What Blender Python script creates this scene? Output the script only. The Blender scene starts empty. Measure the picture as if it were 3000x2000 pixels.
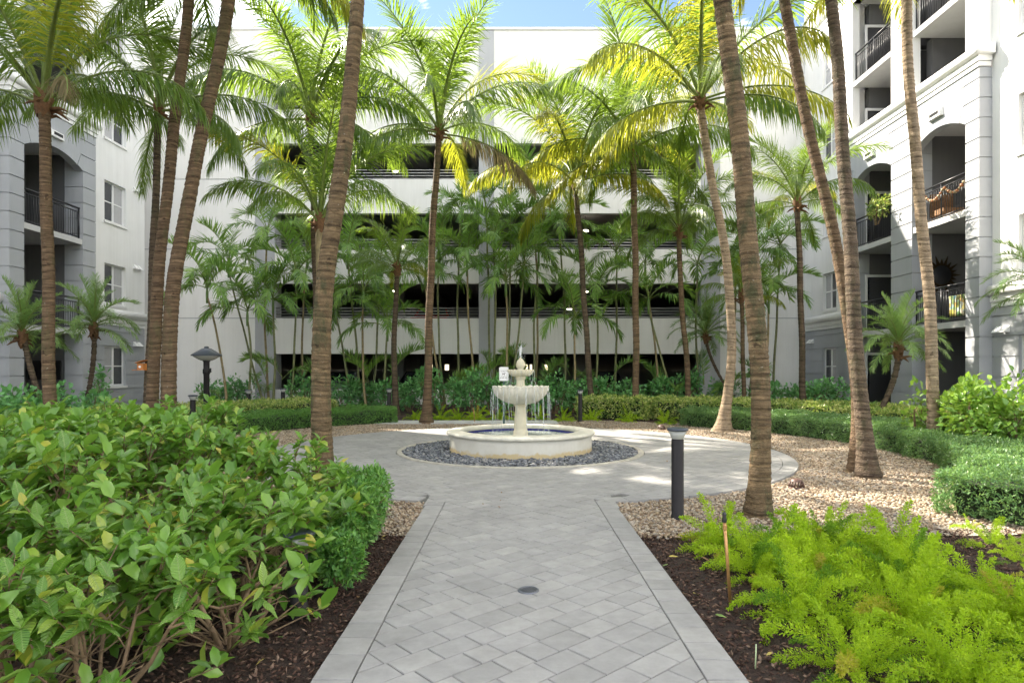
import bpy, math, random
import numpy as np
from math import radians, sin, cos, pi, sqrt, atan2, exp, tan
from mathutils import Vector

random.seed(7)
rng = np.random.default_rng(7)
sc = bpy.context.scene
COL = sc.collection

# ------------------------------------------------------------------ camera
F, VX, HY, CH = 1860.0, 1505.0, 1082.0, 1.5      # focal length and vanishing point in photo pixels, eye height
cd = bpy.data.cameras.new('camera')
cam = bpy.data.objects.new('camera', cd)
COL.objects.link(cam)
cam.location = (0, 0, CH)
cam.rotation_euler = (radians(90), 0, 0)
cd.sensor_width = 36.0
cd.lens = F * 36.0 / 3000.0
cd.shift_x = -(VX - 1500) / 3000.0
cd.shift_y = (HY - 1000) / 3000.0
cd.clip_start = 0.05
cd.clip_end = 2000
sc.camera = cam

# ------------------------------------------------------------------ sky and sun
SUN_EL, SUN_AZ = 42.0, 50.0        # degrees; azimuth measured from +Y (away from the camera) towards -X
world = bpy.data.worlds.new('World')
sc.world = world
world.use_nodes = True
wn = world.node_tree
for n in list(wn.nodes):
    wn.nodes.remove(n)
w_out = wn.nodes.new('ShaderNodeOutputWorld')
w_bg = wn.nodes.new('ShaderNodeBackground')
w_sky = wn.nodes.new('ShaderNodeTexSky')
w_sky.sky_type = 'NISHITA'
w_sky.sun_disc = False
w_sky.sun_elevation = radians(SUN_EL)
w_sky.sun_rotation = radians(-SUN_AZ)
w_sky.air_density = 1.0
w_sky.dust_density = 0.0
w_sky.ozone_density = 2.0
w_bg.inputs['Strength'].default_value = 0.036
# bright clouds over the sky, mostly out of view, added to fill the shade
w_tc = wn.nodes.new('ShaderNodeTexCoord')
w_map = wn.nodes.new('ShaderNodeMapping')
w_map.inputs['Scale'].default_value = (1.6, 1.6, 3.6)
w_map.inputs['Location'].default_value = (24.66, 13.14, 5.58)
w_noi = wn.nodes.new('ShaderNodeTexNoise')
w_noi.inputs['Scale'].default_value = 1.7
w_noi.inputs['Detail'].default_value = 8
w_noi.inputs['Roughness'].default_value = 0.62
w_rmp = wn.nodes.new('ShaderNodeValToRGB')
w_rmp.color_ramp.elements[0].position = 0.47
w_rmp.color_ramp.elements[0].color = (0, 0, 0, 1)
w_rmp.color_ramp.elements[1].position = 0.66
w_rmp.color_ramp.elements[1].color = (0.9, 0.9, 0.9, 1)
w_mix = wn.nodes.new('ShaderNodeMixRGB')
w_mix.inputs['Color2'].default_value = (29.5, 29.7, 30.2, 1)
wn.links.new(w_tc.outputs['Generated'], w_map.inputs['Vector'])
wn.links.new(w_map.outputs['Vector'], w_noi.inputs['Vector'])
wn.links.new(w_noi.outputs['Fac'], w_rmp.inputs['Fac'])
wn.links.new(w_rmp.outputs['Color'], w_mix.inputs['Fac'])
wn.links.new(w_sky.outputs['Color'], w_mix.inputs['Color1'])
wn.links.new(w_mix.outputs['Color'], w_bg.inputs['Color'])
wn.links.new(w_bg.outputs['Background'], w_out.inputs['Surface'])

sd = bpy.data.lights.new('sun', 'SUN')
sun = bpy.data.objects.new('sun', sd)
COL.objects.link(sun)
sd.energy = 2.2
sd.angle = radians(0.55)
sd.color = (1.0, 0.96, 0.90)
_e, _a = radians(SUN_EL), radians(SUN_AZ)
to_sun = Vector((-sin(_a) * cos(_e), cos(_a) * cos(_e), sin(_e)))
sun.rotation_euler = to_sun.to_track_quat('Z', 'Y').to_euler()
sun.location = to_sun * 60

sc.view_settings.view_transform = 'Standard'
sc.view_settings.look = 'None'
sc.view_settings.gamma = 1.0
sc.view_settings.use_curve_mapping = False
sc.view_settings.exposure = 3.0
sc.view_settings.use_white_balance = True        # the photographer's white balance: shade reads neutral
sc.view_settings.white_balance_temperature = 7300
sc.view_settings.white_balance_tint = 10
sc.cycles.use_denoising = True
sc.cycles.use_adaptive_sampling = True
sc.cycles.adaptive_threshold = 0.025
sc.cycles.max_bounces = 6
sc.cycles.diffuse_bounces = 3
sc.cycles.glossy_bounces = 2
sc.cycles.transmission_bounces = 3
sc.cycles.transparent_max_bounces = 8
sc.cycles.sample_clamp_indirect = 6.0


# ------------------------------------------------------------------ helpers
def P(px, py, d):
    "photo pixel at depth d -> world point"
    return np.array([(px - VX) * d / F, d, CH + (HY - py) * d / F])


def G(px, py):
    "photo pixel on the ground -> world point"
    d = CH * F / (py - HY)
    return np.array([(px - VX) * d / F, d, 0.0])


WT = {}      # world translation of every object built in world coordinates


def link(o, parent=None):
    COL.objects.link(o)
    if parent is not None:
        o.parent = parent
    return o


def tag(o, label=None, cat=None, group=None, kind=None):
    if label: o['label'] = label
    if cat: o['category'] = cat
    if group: o['group'] = group
    if kind: o['kind'] = kind
    return o


def thing(name, label, cat, loc=(0, 0, 0), group=None):
    o = bpy.data.objects.new(name, None)
    o.empty_display_size = 0.1
    o.location = loc
    link(o)
    WT[o.name] = Vector(loc)
    return tag(o, label, cat, group)


def put(name, me, parent=None, mat=None):
    "an object whose mesh is in world coordinates, under a parent that is not rotated"
    o = bpy.data.objects.new(name, me)
    if mat is not None and not me.materials:
        me.materials.append(mat)
    link(o, parent)
    if parent is not None:
        o.location = -WT[parent.name]
    WT[o.name] = Vector((0, 0, 0))
    return o


def bulk(name, v, quads=None, tris=None, mat=None, smooth=False, rnd=None):
    "mesh from numpy arrays; rnd = one value per vertex"
    me = bpy.data.meshes.new(name)
    v = np.asarray(v, dtype=np.float32).reshape(-1, 3)
    nq = 0 if quads is None else len(quads)
    nt = 0 if tris is None else len(tris)
    me.vertices.add(len(v))
    me.vertices.foreach_set('co', v.ravel())
    loops = []
    if nq: loops.append(np.asarray(quads, dtype=np.int32).ravel())
    if nt: loops.append(np.asarray(tris, dtype=np.int32).ravel())
    loops = np.concatenate(loops)
    me.loops.add(len(loops))
    me.loops.foreach_set('vertex_index', loops)
    starts = np.concatenate([np.arange(nq, dtype=np.int32) * 4, nq * 4 + np.arange(nt, dtype=np.int32) * 3])
    me.polygons.add(nq + nt)
    me.polygons.foreach_set('loop_start', starts.astype(np.int32))
    if smooth:
        me.polygons.foreach_set('use_smooth', np.ones(nq + nt, dtype=bool))
    if rnd is not None:
        a = me.attributes.new('rnd', 'FLOAT', 'POINT')
        a.data.foreach_set('value', np.asarray(rnd, dtype=np.float32))
    me.update(calc_edges=True)
    me.validate(verbose=False)
    if mat is not None:
        me.materials.append(mat)
    return me


class MB:
    "collects simple shapes into one mesh"
    def __init__(s):
        s.v, s.f, s.sm = [], [], []

    def add(s, vs, fs, smooth=False):
        b = len(s.v)
        s.v += [tuple(map(float, p)) for p in vs]
        for f in fs:
            s.f.append(tuple(b + i for i in f))
            s.sm.append(smooth)
        return s

    def box(s, x0, x1, y0, y1, z0, z1):
        if x0 > x1: x0, x1 = x1, x0
        if y0 > y1: y0, y1 = y1, y0
        vs = [(x, y, z) for z in (z0, z1) for y in (y0, y1) for x in (x0, x1)]
        return s.add(vs, [(0, 2, 3, 1), (4, 5, 7, 6), (0, 1, 5, 4), (1, 3, 7, 5), (3, 2, 6, 7), (2, 0, 4, 6)])

    def tube(s, pts, r, n=8, caps=True, smooth=True):
        pts = [np.array(p, float) for p in pts]
        k = len(pts)
        rs = [r] * k if np.isscalar(r) else list(r)
        t = [pts[min(i + 1, k - 1)] - pts[max(i - 1, 0)] for i in range(k)]
        up = np.array([0.13, 0.31, 0.94])
        vs, fs = [], []
        for i in range(k):
            d = t[i] / (np.linalg.norm(t[i]) + 1e-9)
            if abs(d @ up) > 0.93:
                a = np.cross(d, np.array([1.0, 0.1, 0]))
            else:
                a = np.cross(d, up)
            a /= np.linalg.norm(a)
            b = np.cross(d, a)
            for j in range(n):
                q = 2 * pi * j / n
                vs.append(pts[i] + rs[i] * (cos(q) * a + sin(q) * b))
        for i in range(k - 1):
            for j in range(n):
                j2 = (j + 1) % n
                fs.append((i * n + j, i * n + j2, (i + 1) * n + j2, (i + 1) * n + j))
        s.add(vs, fs, smooth)
        if caps:
            b = len(s.v) - k * n
            s.f.append(tuple(b + j for j in reversed(range(n)))); s.sm.append(False)
            s.f.append(tuple(b + (k - 1) * n + j for j in range(n))); s.sm.append(False)
        return s

    def lathe(s, prof, n=32, c=(0, 0, 0), mod=None, smooth=True, close=False):
        "prof = [(r, z)]; mod(i, angle, r, z) -> (r, z)"
        vs, fs = [], []
        k = len(prof)
        for i, (r, z) in enumerate(prof):
            for j in range(n):
                a = 2 * pi * j / n
                rr, zz = mod(i, a, r, z) if mod else (r, z)
                vs.append((c[0] + rr * cos(a), c[1] + rr * sin(a), c[2] + zz))
        for i in range(k - 1 + (1 if close else 0)):
            i2 = (i + 1) % k
            for j in range(n):
                j2 = (j + 1) % n
                fs.append((i * n + j, i * n + j2, i2 * n + j2, i2 * n + j))
        return s.add(vs, fs, smooth)

    def prism(s, poly, to3, h0, h1):
        "poly = [(a, b)]; to3(a, b, h) -> world"
        k = len(poly)
        vs = [to3(a, b, h0) for a, b in poly] + [to3(a, b, h1) for a, b in poly]
        fs = [tuple(range(k)), tuple(range(2 * k - 1, k - 1, -1))]
        for i in range(k):
            j = (i + 1) % k
            fs.append((i, j, k + j, k + i))
        return s.add(vs, fs)

    def mesh(s, name, mat=None):
        me = bpy.data.meshes.new(name)
        me.from_pydata(s.v, [], s.f)
        me.polygons.foreach_set('use_smooth', np.array(s.sm, dtype=bool))
        me.update()
        if mat is not None:
            me.materials.append(mat)
        import bmesh
        bm = bmesh.new(); bm.from_mesh(me)
        bmesh.ops.recalc_face_normals(bm, faces=bm.faces)
        bm.to_mesh(me); bm.free()
        return me

    def build(s, name, mat, parent=None):
        return put(name, s.mesh(name, mat), parent)


ORD = ['first', 'second', 'third', 'fourth', 'fifth', 'sixth', 'seventh', 'eighth', 'ninth', 'tenth', 'eleventh', 'twelfth',
       'thirteenth', 'fourteenth', 'fifteenth', 'sixteenth', 'seventeenth', 'eighteenth', 'nineteenth', 'twentieth',
       'twenty-first', 'twenty-second', 'twenty-third', 'twenty-fourth', 'twenty-fifth', 'twenty-sixth', 'twenty-seventh',
       'twenty-eighth', 'twenty-ninth', 'thirtieth', 'thirty-first', 'thirty-second', 'thirty-third', 'thirty-fourth',
       'thirty-fifth', 'thirty-sixth', 'thirty-seventh', 'thirty-eighth', 'thirty-ninth', 'fortieth']


# ------------------------------------------------------------------ materials
def new_mat(name):
    m = bpy.data.materials.new(name)
    m.use_nodes = True
    nt = m.node_tree
    return m, nt, nt.nodes['Principled BSDF'], nt.nodes['Material Output']


def node(nt, typ, **kw):
    n = nt.nodes.new(typ)
    for k, v in kw.items():
        if k in n.inputs.keys():
            n.inputs[k].default_value = v
        else:
            setattr(n, k, v)
    return n


def ramp(nt, cols):
    r = nt.nodes.new('ShaderNodeValToRGB')
    e = r.color_ramp.elements
    while len(e) < len(cols):
        e.new(0.5)
    for i, c in enumerate(cols):
        if len(c) == 2:
            e[i].position = c[0]; col = c[1]
        else:
            e[i].position = i / max(1, len(cols) - 1); col = c
        e[i].color = (col[0], col[1], col[2], 1)
    return r


def coords(nt, kind='Object', scale=(1, 1, 1)):
    tc = nt.nodes.new('ShaderNodeTexCoord')
    mp = nt.nodes.new('ShaderNodeMapping')
    mp.inputs['Scale'].default_value = scale
    nt.links.new(tc.outputs[kind], mp.inputs['Vector'])
    return mp.outputs['Vector']


def rnd_value(nt):
    "per-piece random: object random plus the rnd attribute"
    oi = nt.nodes.new('ShaderNodeObjectInfo')
    at = nt.nodes.new('ShaderNodeAttribute'); at.attribute_name = 'rnd'
    ad = node(nt, 'ShaderNodeMath', operation='ADD')
    fr = node(nt, 'ShaderNodeMath', operation='FRACT')
    nt.links.new(oi.outputs['Random'], ad.inputs[0])
    nt.links.new(at.outputs['Fac'], ad.inputs[1])
    nt.links.new(ad.outputs[0], fr.inputs[0])
    return fr.outputs[0]


def plain(name, col, rough=0.5, metal=0.0, spec=0.5, var=0.0, vscale=6.0, bump=0.0, bscale=60.0, kind='Object'):
    m, nt, b, out = new_mat(name)
    b.inputs['Base Color'].default_value = (*col, 1)
    b.inputs['Roughness'].default_value = rough
    b.inputs['Metallic'].default_value = metal
    b.inputs['Specular IOR Level'].default_value = spec
    if var:
        v = coords(nt, kind)
        n1 = node(nt, 'ShaderNodeTexNoise', Scale=vscale, Detail=6.0, Roughness=0.6)
        nt.links.new(v, n1.inputs['Vector'])
        r = ramp(nt, [(0.28, [c * (1 - var) for c in col]), (0.72, [min(1, c * (1 + var)) for c in col])])
        nt.links.new(n1.outputs['Fac'], r.inputs['Fac'])
        nt.links.new(r.outputs['Color'], b.inputs['Base Color'])
    if bump:
        v = coords(nt, kind)
        n2 = node(nt, 'ShaderNodeTexNoise', Scale=bscale, Detail=4.0, Roughness=0.6)
        nt.links.new(v, n2.inputs['Vector'])
        bp = node(nt, 'ShaderNodeBump', Strength=bump, Distance=0.01)
        nt.links.new(n2.outputs['Fac'], bp.inputs['Height'])
        nt.links.new(bp.outputs['Normal'], b.inputs['Normal'])
    return m


def leaf_mat(name, cols, tcol, fac=0.4, rough=0.42, spec=0.4, tip=None):
    m, nt, b, out = new_mat(name)
    rv = rnd_value(nt)
    r = ramp(nt, cols)
    nt.links.new(rv, r.inputs['Fac'])
    nt.links.new(r.outputs['Color'], b.inputs['Base Color'])
    b.inputs['Roughness'].default_value = rough
    b.inputs['Specular IOR Level'].default_value = spec
    tr = nt.nodes.new('ShaderNodeBsdfTranslucent')
    mul = node(nt, 'ShaderNodeMixRGB', blend_type='MIX')
    mul.inputs['Fac'].default_value = 0.65
    mul.inputs['Color2'].default_value = (*tcol, 1)
    nt.links.new(r.outputs['Color'], mul.inputs['Color1'])
    nt.links.new(mul.outputs['Color'], tr.inputs['Color'])
    mx = nt.nodes.new('ShaderNodeMixShader')
    mx.inputs['Fac'].default_value = fac
    nt.links.new(b.outputs['BSDF'], mx.inputs[1])
    nt.links.new(tr.outputs['BSDF'], mx.inputs[2])
    nt.links.new(mx.outputs['Shader'], out.inputs['Surface'])
    return m


def stone_mat(name, cols, rough=0.7, spec=0.4, bump=0.15, bscale=90.0, patch=0.10):
    m, nt, b, out = new_mat(name)
    rv = rnd_value(nt)
    r = ramp(nt, cols)
    nt.links.new(rv, r.inputs['Fac'])
    v = coords(nt)
    n1 = node(nt, 'ShaderNodeTexNoise', Scale=9.0, Detail=8.0, Roughness=0.65)
    nt.links.new(v, n1.inputs['Vector'])
    n1b = node(nt, 'ShaderNodeTexNoise', Scale=1.3, Detail=5.0, Roughness=0.6)      # broad weathering across neighbouring pieces
    nt.links.new(v, n1b.inputs['Vector'])
    av = node(nt, 'ShaderNodeMath', operation='ADD'); nt.links.new(n1.outputs['Fac'], av.inputs[0]); nt.links.new(n1b.outputs['Fac'], av.inputs[1])
    hv = node(nt, 'ShaderNodeMath', operation='MULTIPLY'); hv.inputs[1].default_value = 0.5; nt.links.new(av.outputs[0], hv.inputs[0])
    r2 = ramp(nt, [(0.34, [1 - patch] * 3), (0.66, [1 + patch] * 3)])
    nt.links.new(hv.outputs[0], r2.inputs['Fac'])
    mu = node(nt, 'ShaderNodeMixRGB', blend_type='MULTIPLY'); mu.inputs['Fac'].default_value = 1
    nt.links.new(r.outputs['Color'], mu.inputs['Color1'])
    nt.links.new(r2.outputs['Color'], mu.inputs['Color2'])
    nt.links.new(mu.outputs['Color'], b.inputs['Base Color'])
    b.inputs['Roughness'].default_value = rough
    b.inputs['Specular IOR Level'].default_value = spec
    if bump:
        n2 = node(nt, 'ShaderNodeTexNoise', Scale=bscale, Detail=5.0, Roughness=0.6)
        nt.links.new(v, n2.inputs['Vector'])
        bp = node(nt, 'ShaderNodeBump', Strength=bump, Distance=0.006)
        nt.links.new(n2.outputs['Fac'], bp.inputs['Height'])
        nt.links.new(bp.outputs['Normal'], b.inputs['Normal'])
    return m


def trunk_mat(name, cols, moss=None, mossz=0.5):
    "banded palm bark; patches of lichen and moss with their own outlines"
    m, nt, b, out = new_mat(name)
    v = coords(nt, 'Object', (1.4, 1.4, 26.0))
    n1 = node(nt, 'ShaderNodeTexNoise', Scale=1.0, Detail=7.0, Roughness=0.7)
    nt.links.new(v, n1.inputs['Vector'])
    r = ramp(nt, cols)
    nt.links.new(n1.outputs['Fac'], r.inputs['Fac'])
    v2 = coords(nt, 'Object', (4.0, 4.0, 1.6))
    n2 = node(nt, 'ShaderNodeTexNoise', Scale=1.6, Detail=6.0, Roughness=0.65)
    nt.links.new(v2, n2.inputs['Vector'])
    r2 = ramp(nt, [(0.50, (0, 0, 0)), (0.64, (1, 1, 1))])
    nt.links.new(n2.outputs['Fac'], r2.inputs['Fac'])
    mx = node(nt, 'ShaderNodeMixRGB', blend_type='MIX')
    mx.inputs['Color2'].default_value = (*(moss or (0.16, 0.14, 0.12)), 1)
    ml = node(nt, 'ShaderNodeMath', operation='MULTIPLY'); ml.inputs[1].default_value = mossz
    nt.links.new(r2.outputs['Color'], ml.inputs[0])
    nt.links.new(ml.outputs[0], mx.inputs['Fac'])
    nt.links.new(r.outputs['Color'], mx.inputs['Color1'])
    v3 = coords(nt, 'Object', (30, 30, 30))
    n3 = node(nt, 'ShaderNodeTexNoise', Scale=1.0, Detail=4.0, Roughness=0.6)
    nt.links.new(v3, n3.inputs['Vector'])
    r3 = ramp(nt, [(0.66, (0, 0, 0)), (0.74, (1, 1, 1))])
    nt.links.new(n3.outputs['Fac'], r3.inputs['Fac'])
    ml3 = node(nt, 'ShaderNodeMath', operation='MULTIPLY'); ml3.inputs[1].default_value = 0.55
    nt.links.new(r3.outputs['Color'], ml3.inputs[0])
    mx2 = node(nt, 'ShaderNodeMixRGB', blend_type='MIX')
    mx2.inputs['Color2'].default_value = (0.42, 0.38, 0.33, 1)
    nt.links.new(ml3.outputs[0], mx2.inputs['Fac'])
    nt.links.new(mx.outputs['Color'], mx2.inputs['Color1'])
    at = nt.nodes.new('ShaderNodeAttribute'); at.attribute_name = 'rnd'      # height within one leaf scar, 0 at its lower lip
    n4 = node(nt, 'ShaderNodeTexNoise', Scale=9.0, Detail=5.0, Roughness=0.7)
    tc4 = coords(nt, 'Object')
    nt.links.new(tc4, n4.inputs['Vector'])
    a4 = node(nt, 'ShaderNodeMath', operation='MULTIPLY_ADD'); a4.inputs[1].default_value = 1.5; a4.inputs[2].default_value = -0.72
    nt.links.new(n4.outputs['Fac'], a4.inputs[0])
    s4 = node(nt, 'ShaderNodeMath', operation='ADD')
    nt.links.new(at.outputs['Fac'], s4.inputs[0]); nt.links.new(a4.outputs[0], s4.inputs[1])
    r4 = ramp(nt, [(0.0, (0.55, 0.52, 0.50)), (0.12, (0.88, 0.87, 0.86)), (0.3, (0.98, 0.98, 0.97)), (0.8, (1.04, 1.04, 1.03)), (0.92, (1.4, 1.38, 1.36)), (1.0, (1.5, 1.48, 1.46))])
    nt.links.new(s4.outputs[0], r4.inputs['Fac'])
    m4 = node(nt, 'ShaderNodeMixRGB', blend_type='MULTIPLY'); m4.inputs['Fac'].default_value = 1.0
    nt.links.new(mx2.outputs['Color'], m4.inputs['Color1']); nt.links.new(r4.outputs['Color'], m4.inputs['Color2'])
    # worn holes and dark rot spots
    v5 = coords(nt, 'Object', (7, 7, 9))
    n5 = node(nt, 'ShaderNodeTexNoise', Scale=1.0, Detail=3.0, Roughness=0.55)
    nt.links.new(v5, n5.inputs['Vector'])
    r5 = ramp(nt, [(0.66, (1, 1, 1)), (0.71, (0.22, 0.19, 0.17))])
    nt.links.new(n5.outputs['Fac'], r5.inputs['Fac'])
    m5 = node(nt, 'ShaderNodeMixRGB', blend_type='MULTIPLY'); m5.inputs['Fac'].default_value = 0.8
    nt.links.new(m4.outputs['Color'], m5.inputs['Color1']); nt.links.new(r5.outputs['Color'], m5.inputs['Color2'])
    nt.links.new(m5.outputs['Color'], b.inputs['Base Color'])
    b.inputs['Roughness'].default_value = 0.8
    b.inputs['Specular IOR Level'].default_value = 0.25
    ad = node(nt, 'ShaderNodeMath', operation='ADD')
    nt.links.new(n1.outputs['Fac'], ad.inputs[0])
    nt.links.new(n3.outputs['Fac'], ad.inputs[1])
    bp = node(nt, 'ShaderNodeBump', Strength=0.8, Distance=0.03)
    nt.links.new(ad.outputs[0], bp.inputs['Height'])
    nt.links.new(bp.outputs['Normal'], b.inputs['Normal'])
    return m


def stucco(name, col, var=0.035, stain=0.05):
    m, nt, b, out = new_mat(name)
    v = coords(nt)
    n1 = node(nt, 'ShaderNodeTexNoise', Scale=0.7, Detail=7.0, Roughness=0.62)
    nt.links.new(v, n1.inputs['Vector'])
    r = ramp(nt, [(0.3, [c * (1 - var) for c in col]), (0.7, [min(1, c * (1 + var)) for c in col])])
    nt.links.new(n1.outputs['Fac'], r.inputs['Fac'])
    v2 = coords(nt, 'Object', (2.2, 2.2, 0.12))
    n2 = node(nt, 'ShaderNodeTexNoise', Scale=1.5, Detail=6.0, Roughness=0.7)
    nt.links.new(v2, n2.inputs['Vector'])
    r2 = ramp(nt, [(0.45, (1, 1, 1)), (0.8, (1 - stain * 2, 1 - stain * 2.1, 1 - stain * 2.3))])
    nt.links.new(n2.outputs['Fac'], r2.inputs['Fac'])
    mu = node(nt, 'ShaderNodeMixRGB', blend_type='MULTIPLY'); mu.inputs['Fac'].default_value = 1
    nt.links.new(r.outputs['Color'], mu.inputs['Color1'])
    nt.links.new(r2.outputs['Color'], mu.inputs['Color2'])
    nt.links.new(mu.outputs['Color'], b.inputs['Base Color'])
    b.inputs['Roughness'].default_value = 0.85
    b.inputs['Specular IOR Level'].default_value = 0.2
    n3 = node(nt, 'ShaderNodeTexNoise', Scale=38.0, Detail=5.0, Roughness=0.65)
    nt.links.new(v, n3.inputs['Vector'])
    bp = node(nt, 'ShaderNodeBump', Strength=0.22, Distance=0.012)
    nt.links.new(n3.outputs['Fac'], bp.inputs['Height'])
    nt.links.new(bp.outputs['Normal'], b.inputs['Normal'])
    return m


def glass_mat(name, col, rough=0.05):
    m, nt, b, out = new_mat(name)
    b.inputs['Base Color'].default_value = (*col, 1)
    b.inputs['Roughness'].default_value = rough
    b.inputs['Specular IOR Level'].default_value = 0.6
    return m


def emit_mat(name, col, s):
    m, nt, b, out = new_mat(name)
    b.inputs['Base Color'].default_value = (*col, 1)
    b.inputs['Emission Color'].default_value = (*col, 1)
    b.inputs['Emission Strength'].default_value = s
    return m


def water_mat(name, alpha, col, rough=0.12, bump=None):
    m, nt, b, out = new_mat(name)
    b.inputs['Base Color'].default_value = (*col, 1)
    b.inputs['Roughness'].default_value = rough
    b.inputs['IOR'].default_value = 1.33
    b.inputs['Alpha'].default_value = alpha
    if bump:
        v = coords(nt)
        n2 = node(nt, 'ShaderNodeTexNoise', Scale=bump, Detail=4.0, Roughness=0.6)
        nt.links.new(v, n2.inputs['Vector'])
        bp = node(nt, 'ShaderNodeBump', Strength=0.5, Distance=0.02)
        nt.links.new(n2.outputs['Fac'], bp.inputs['Height'])
        nt.links.new(bp.outputs['Normal'], b.inputs['Normal'])
    return m


M = {}
M['white'] = stucco('white_stucco', (0.80, 0.80, 0.79))
M['grey'] = stucco('grey_stucco', (0.40, 0.415, 0.44))
M['trim'] = stucco('trim_stucco', (0.80, 0.80, 0.79), 0.02, 0.03)
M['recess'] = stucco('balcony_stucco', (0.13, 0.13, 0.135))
M['garage'] = stucco('garage_concrete', (0.79, 0.785, 0.765), 0.03, 0.06)
M['garage_col'] = stucco('garage_column_paint', (0.43, 0.44, 0.46))
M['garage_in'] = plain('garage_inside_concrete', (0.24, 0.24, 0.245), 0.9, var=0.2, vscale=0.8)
M['slab_edge'] = stucco('slab_paint', (0.55, 0.55, 0.55))
M['frame'] = plain('white_window_frame', (0.78, 0.78, 0.78), 0.4)
M['iron'] = plain('black_iron', (0.025, 0.026, 0.03), 0.35, 0.3)
M['rail'] = plain('galvanised_pipe', (0.42, 0.42, 0.42), 0.35, 0.7)
M['glass'] = glass_mat('dark_glass', (0.035, 0.038, 0.045))
M['blind'] = plain('window_blind', (0.42, 0.42, 0.43), 0.25, spec=0.6, var=0.06, vscale=12)
M['curtain'] = plain('dark_curtain', (0.05, 0.05, 0.055), 0.6, var=0.2, vscale=20)
M['bollard'] = plain('bollard_bronze', (0.014, 0.012, 0.013), 0.5, 0.0, 0.25, var=0.15, vscale=10)
M['lens'] = plain('frosted_lens', (0.36, 0.36, 0.34), 0.25, spec=0.6)
M['lamp_cap'] = plain('lamp_cap_grey', (0.05, 0.06, 0.08), 0.35, 0.3)
M['cast'] = plain('cast_stone', (0.62, 0.56, 0.42), 0.75, var=0.10, vscale=5, bump=0.12, bscale=50)
M['cast_white'] = plain('cast_stone_pale', (0.60, 0.57, 0.49), 0.7, var=0.16, vscale=7, bump=0.12, bscale=50)
M['tile'] = plain('blue_tile', (0.02, 0.025, 0.16), 0.15, var=0.4, vscale=30)
M['copper'] = plain('copper_pipe', (0.50, 0.27, 0.11), 0.4, 0.6, var=0.2, vscale=30)
M['black'] = plain('black_plastic', (0.015, 0.015, 0.017), 0.3)
M['brown_plastic'] = plain('brown_plastic', (0.09, 0.045, 0.035), 0.5)
M['steel'] = plain('grate_steel', (0.13, 0.14, 0.17), 0.4, 0.6)
M['sign_white'] = plain('sign_white', (0.75, 0.76, 0.78), 0.35)
M['sign_ink'] = plain('sign_ink', (0.12, 0.10, 0.11), 0.5)
M['sign_post'] = plain('sign_post_green', (0.05, 0.10, 0.09), 0.5)
M['orange_wood'] = plain('orange_wood', (0.45, 0.16, 0.04), 0.6, var=0.2)
M['water'] = water_mat('pool_water', 0.75, (0.42, 0.48, 0.44), 0.08, 22.0)
M['stream'] = water_mat('falling_water', 0.38, (0.80, 0.84, 0.86), 0.15)
M['foam'] = water_mat('water_foam', 0.6, (0.85, 0.88, 0.9), 0.3)

# foliage: real leaf colours, thin leaves let light through
M['coco'] = leaf_mat('coconut_leaf', [(0.059, 0.126, 0.03), (0.101, 0.194, 0.037), (0.169, 0.261, 0.051)], (0.36, 0.52, 0.05), 0.44, 0.33, 0.55)
M['coco_y'] = leaf_mat('coconut_leaf_yellowing', [(0.13, 0.20, 0.03), (0.22, 0.28, 0.04), (0.38, 0.35, 0.05)], (0.62, 0.62, 0.05), 0.5, 0.38, 0.4)
M['coco_dry'] = leaf_mat('coconut_leaf_dry', [(0.16, 0.13, 0.08), (0.24, 0.18, 0.10), (0.13, 0.13, 0.06)], (0.45, 0.36, 0.16), 0.3, 0.6, 0.2)
M['areca'] = leaf_mat('areca_leaf', [(0.103, 0.23, 0.057), (0.161, 0.322, 0.069), (0.265, 0.425, 0.081)], (0.26, 0.42, 0.06), 0.35, 0.38, 0.5)
M['date'] = leaf_mat('date_palm_leaf', [(0.105, 0.208, 0.067), (0.164, 0.297, 0.089), (0.238, 0.372, 0.105)], (0.30, 0.45, 0.10), 0.35, 0.4, 0.45)
BIGC = [(0, (0.075, 0.19, 0.025)), (0.5, (0.125, 0.275, 0.035)), (0.84, (0.20, 0.36, 0.055)), (0.95, (0.32, 0.40, 0.06)), (1, (0.50, 0.43, 0.06))]
M['bigleaf'] = leaf_mat('broad_leaf', BIGC, (0.27, 0.50, 0.06), 0.34, 0.30, 0.6)
M['small'] = leaf_mat('small_leaf', [(0.057, 0.169, 0.038), (0.095, 0.265, 0.057), (0.189, 0.378, 0.076)], (0.22, 0.42, 0.04), 0.32, 0.36, 0.5)
M['hedge'] = leaf_mat('hedge_leaf', [(0.063, 0.155, 0.055), (0.109, 0.238, 0.082), (0.219, 0.365, 0.109)], (0.24, 0.40, 0.08), 0.3, 0.36, 0.5)
M['gold'] = leaf_mat('variegated_leaf', [(0, (0.089, 0.208, 0.045)), (0.45, (0.178, 0.327, 0.059)), (0.6, (0.535, 0.594, 0.133)), (1, (0.62, 0.62, 0.297))], (0.45, 0.52, 0.10), 0.3, 0.4, 0.45)
M['clusia'] = leaf_mat('round_leaf', [(0.097, 0.227, 0.041), (0.162, 0.324, 0.049), (0.292, 0.47, 0.082)], (0.36, 0.52, 0.06), 0.3, 0.3, 0.55)
M['backshrub'] = leaf_mat('shade_shrub_leaf', [(0.095, 0.285, 0.107), (0.142, 0.38, 0.13), (0.212, 0.498, 0.166)], (0.20, 0.40, 0.08), 0.3, 0.36, 0.5)
M['fern'] = leaf_mat('fern_leaf', [(0.23, 0.39, 0.02), (0.33, 0.51, 0.025), (0.45, 0.62, 0.04)], (0.56, 0.74, 0.04), 0.42, 0.5, 0.3)
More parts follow.
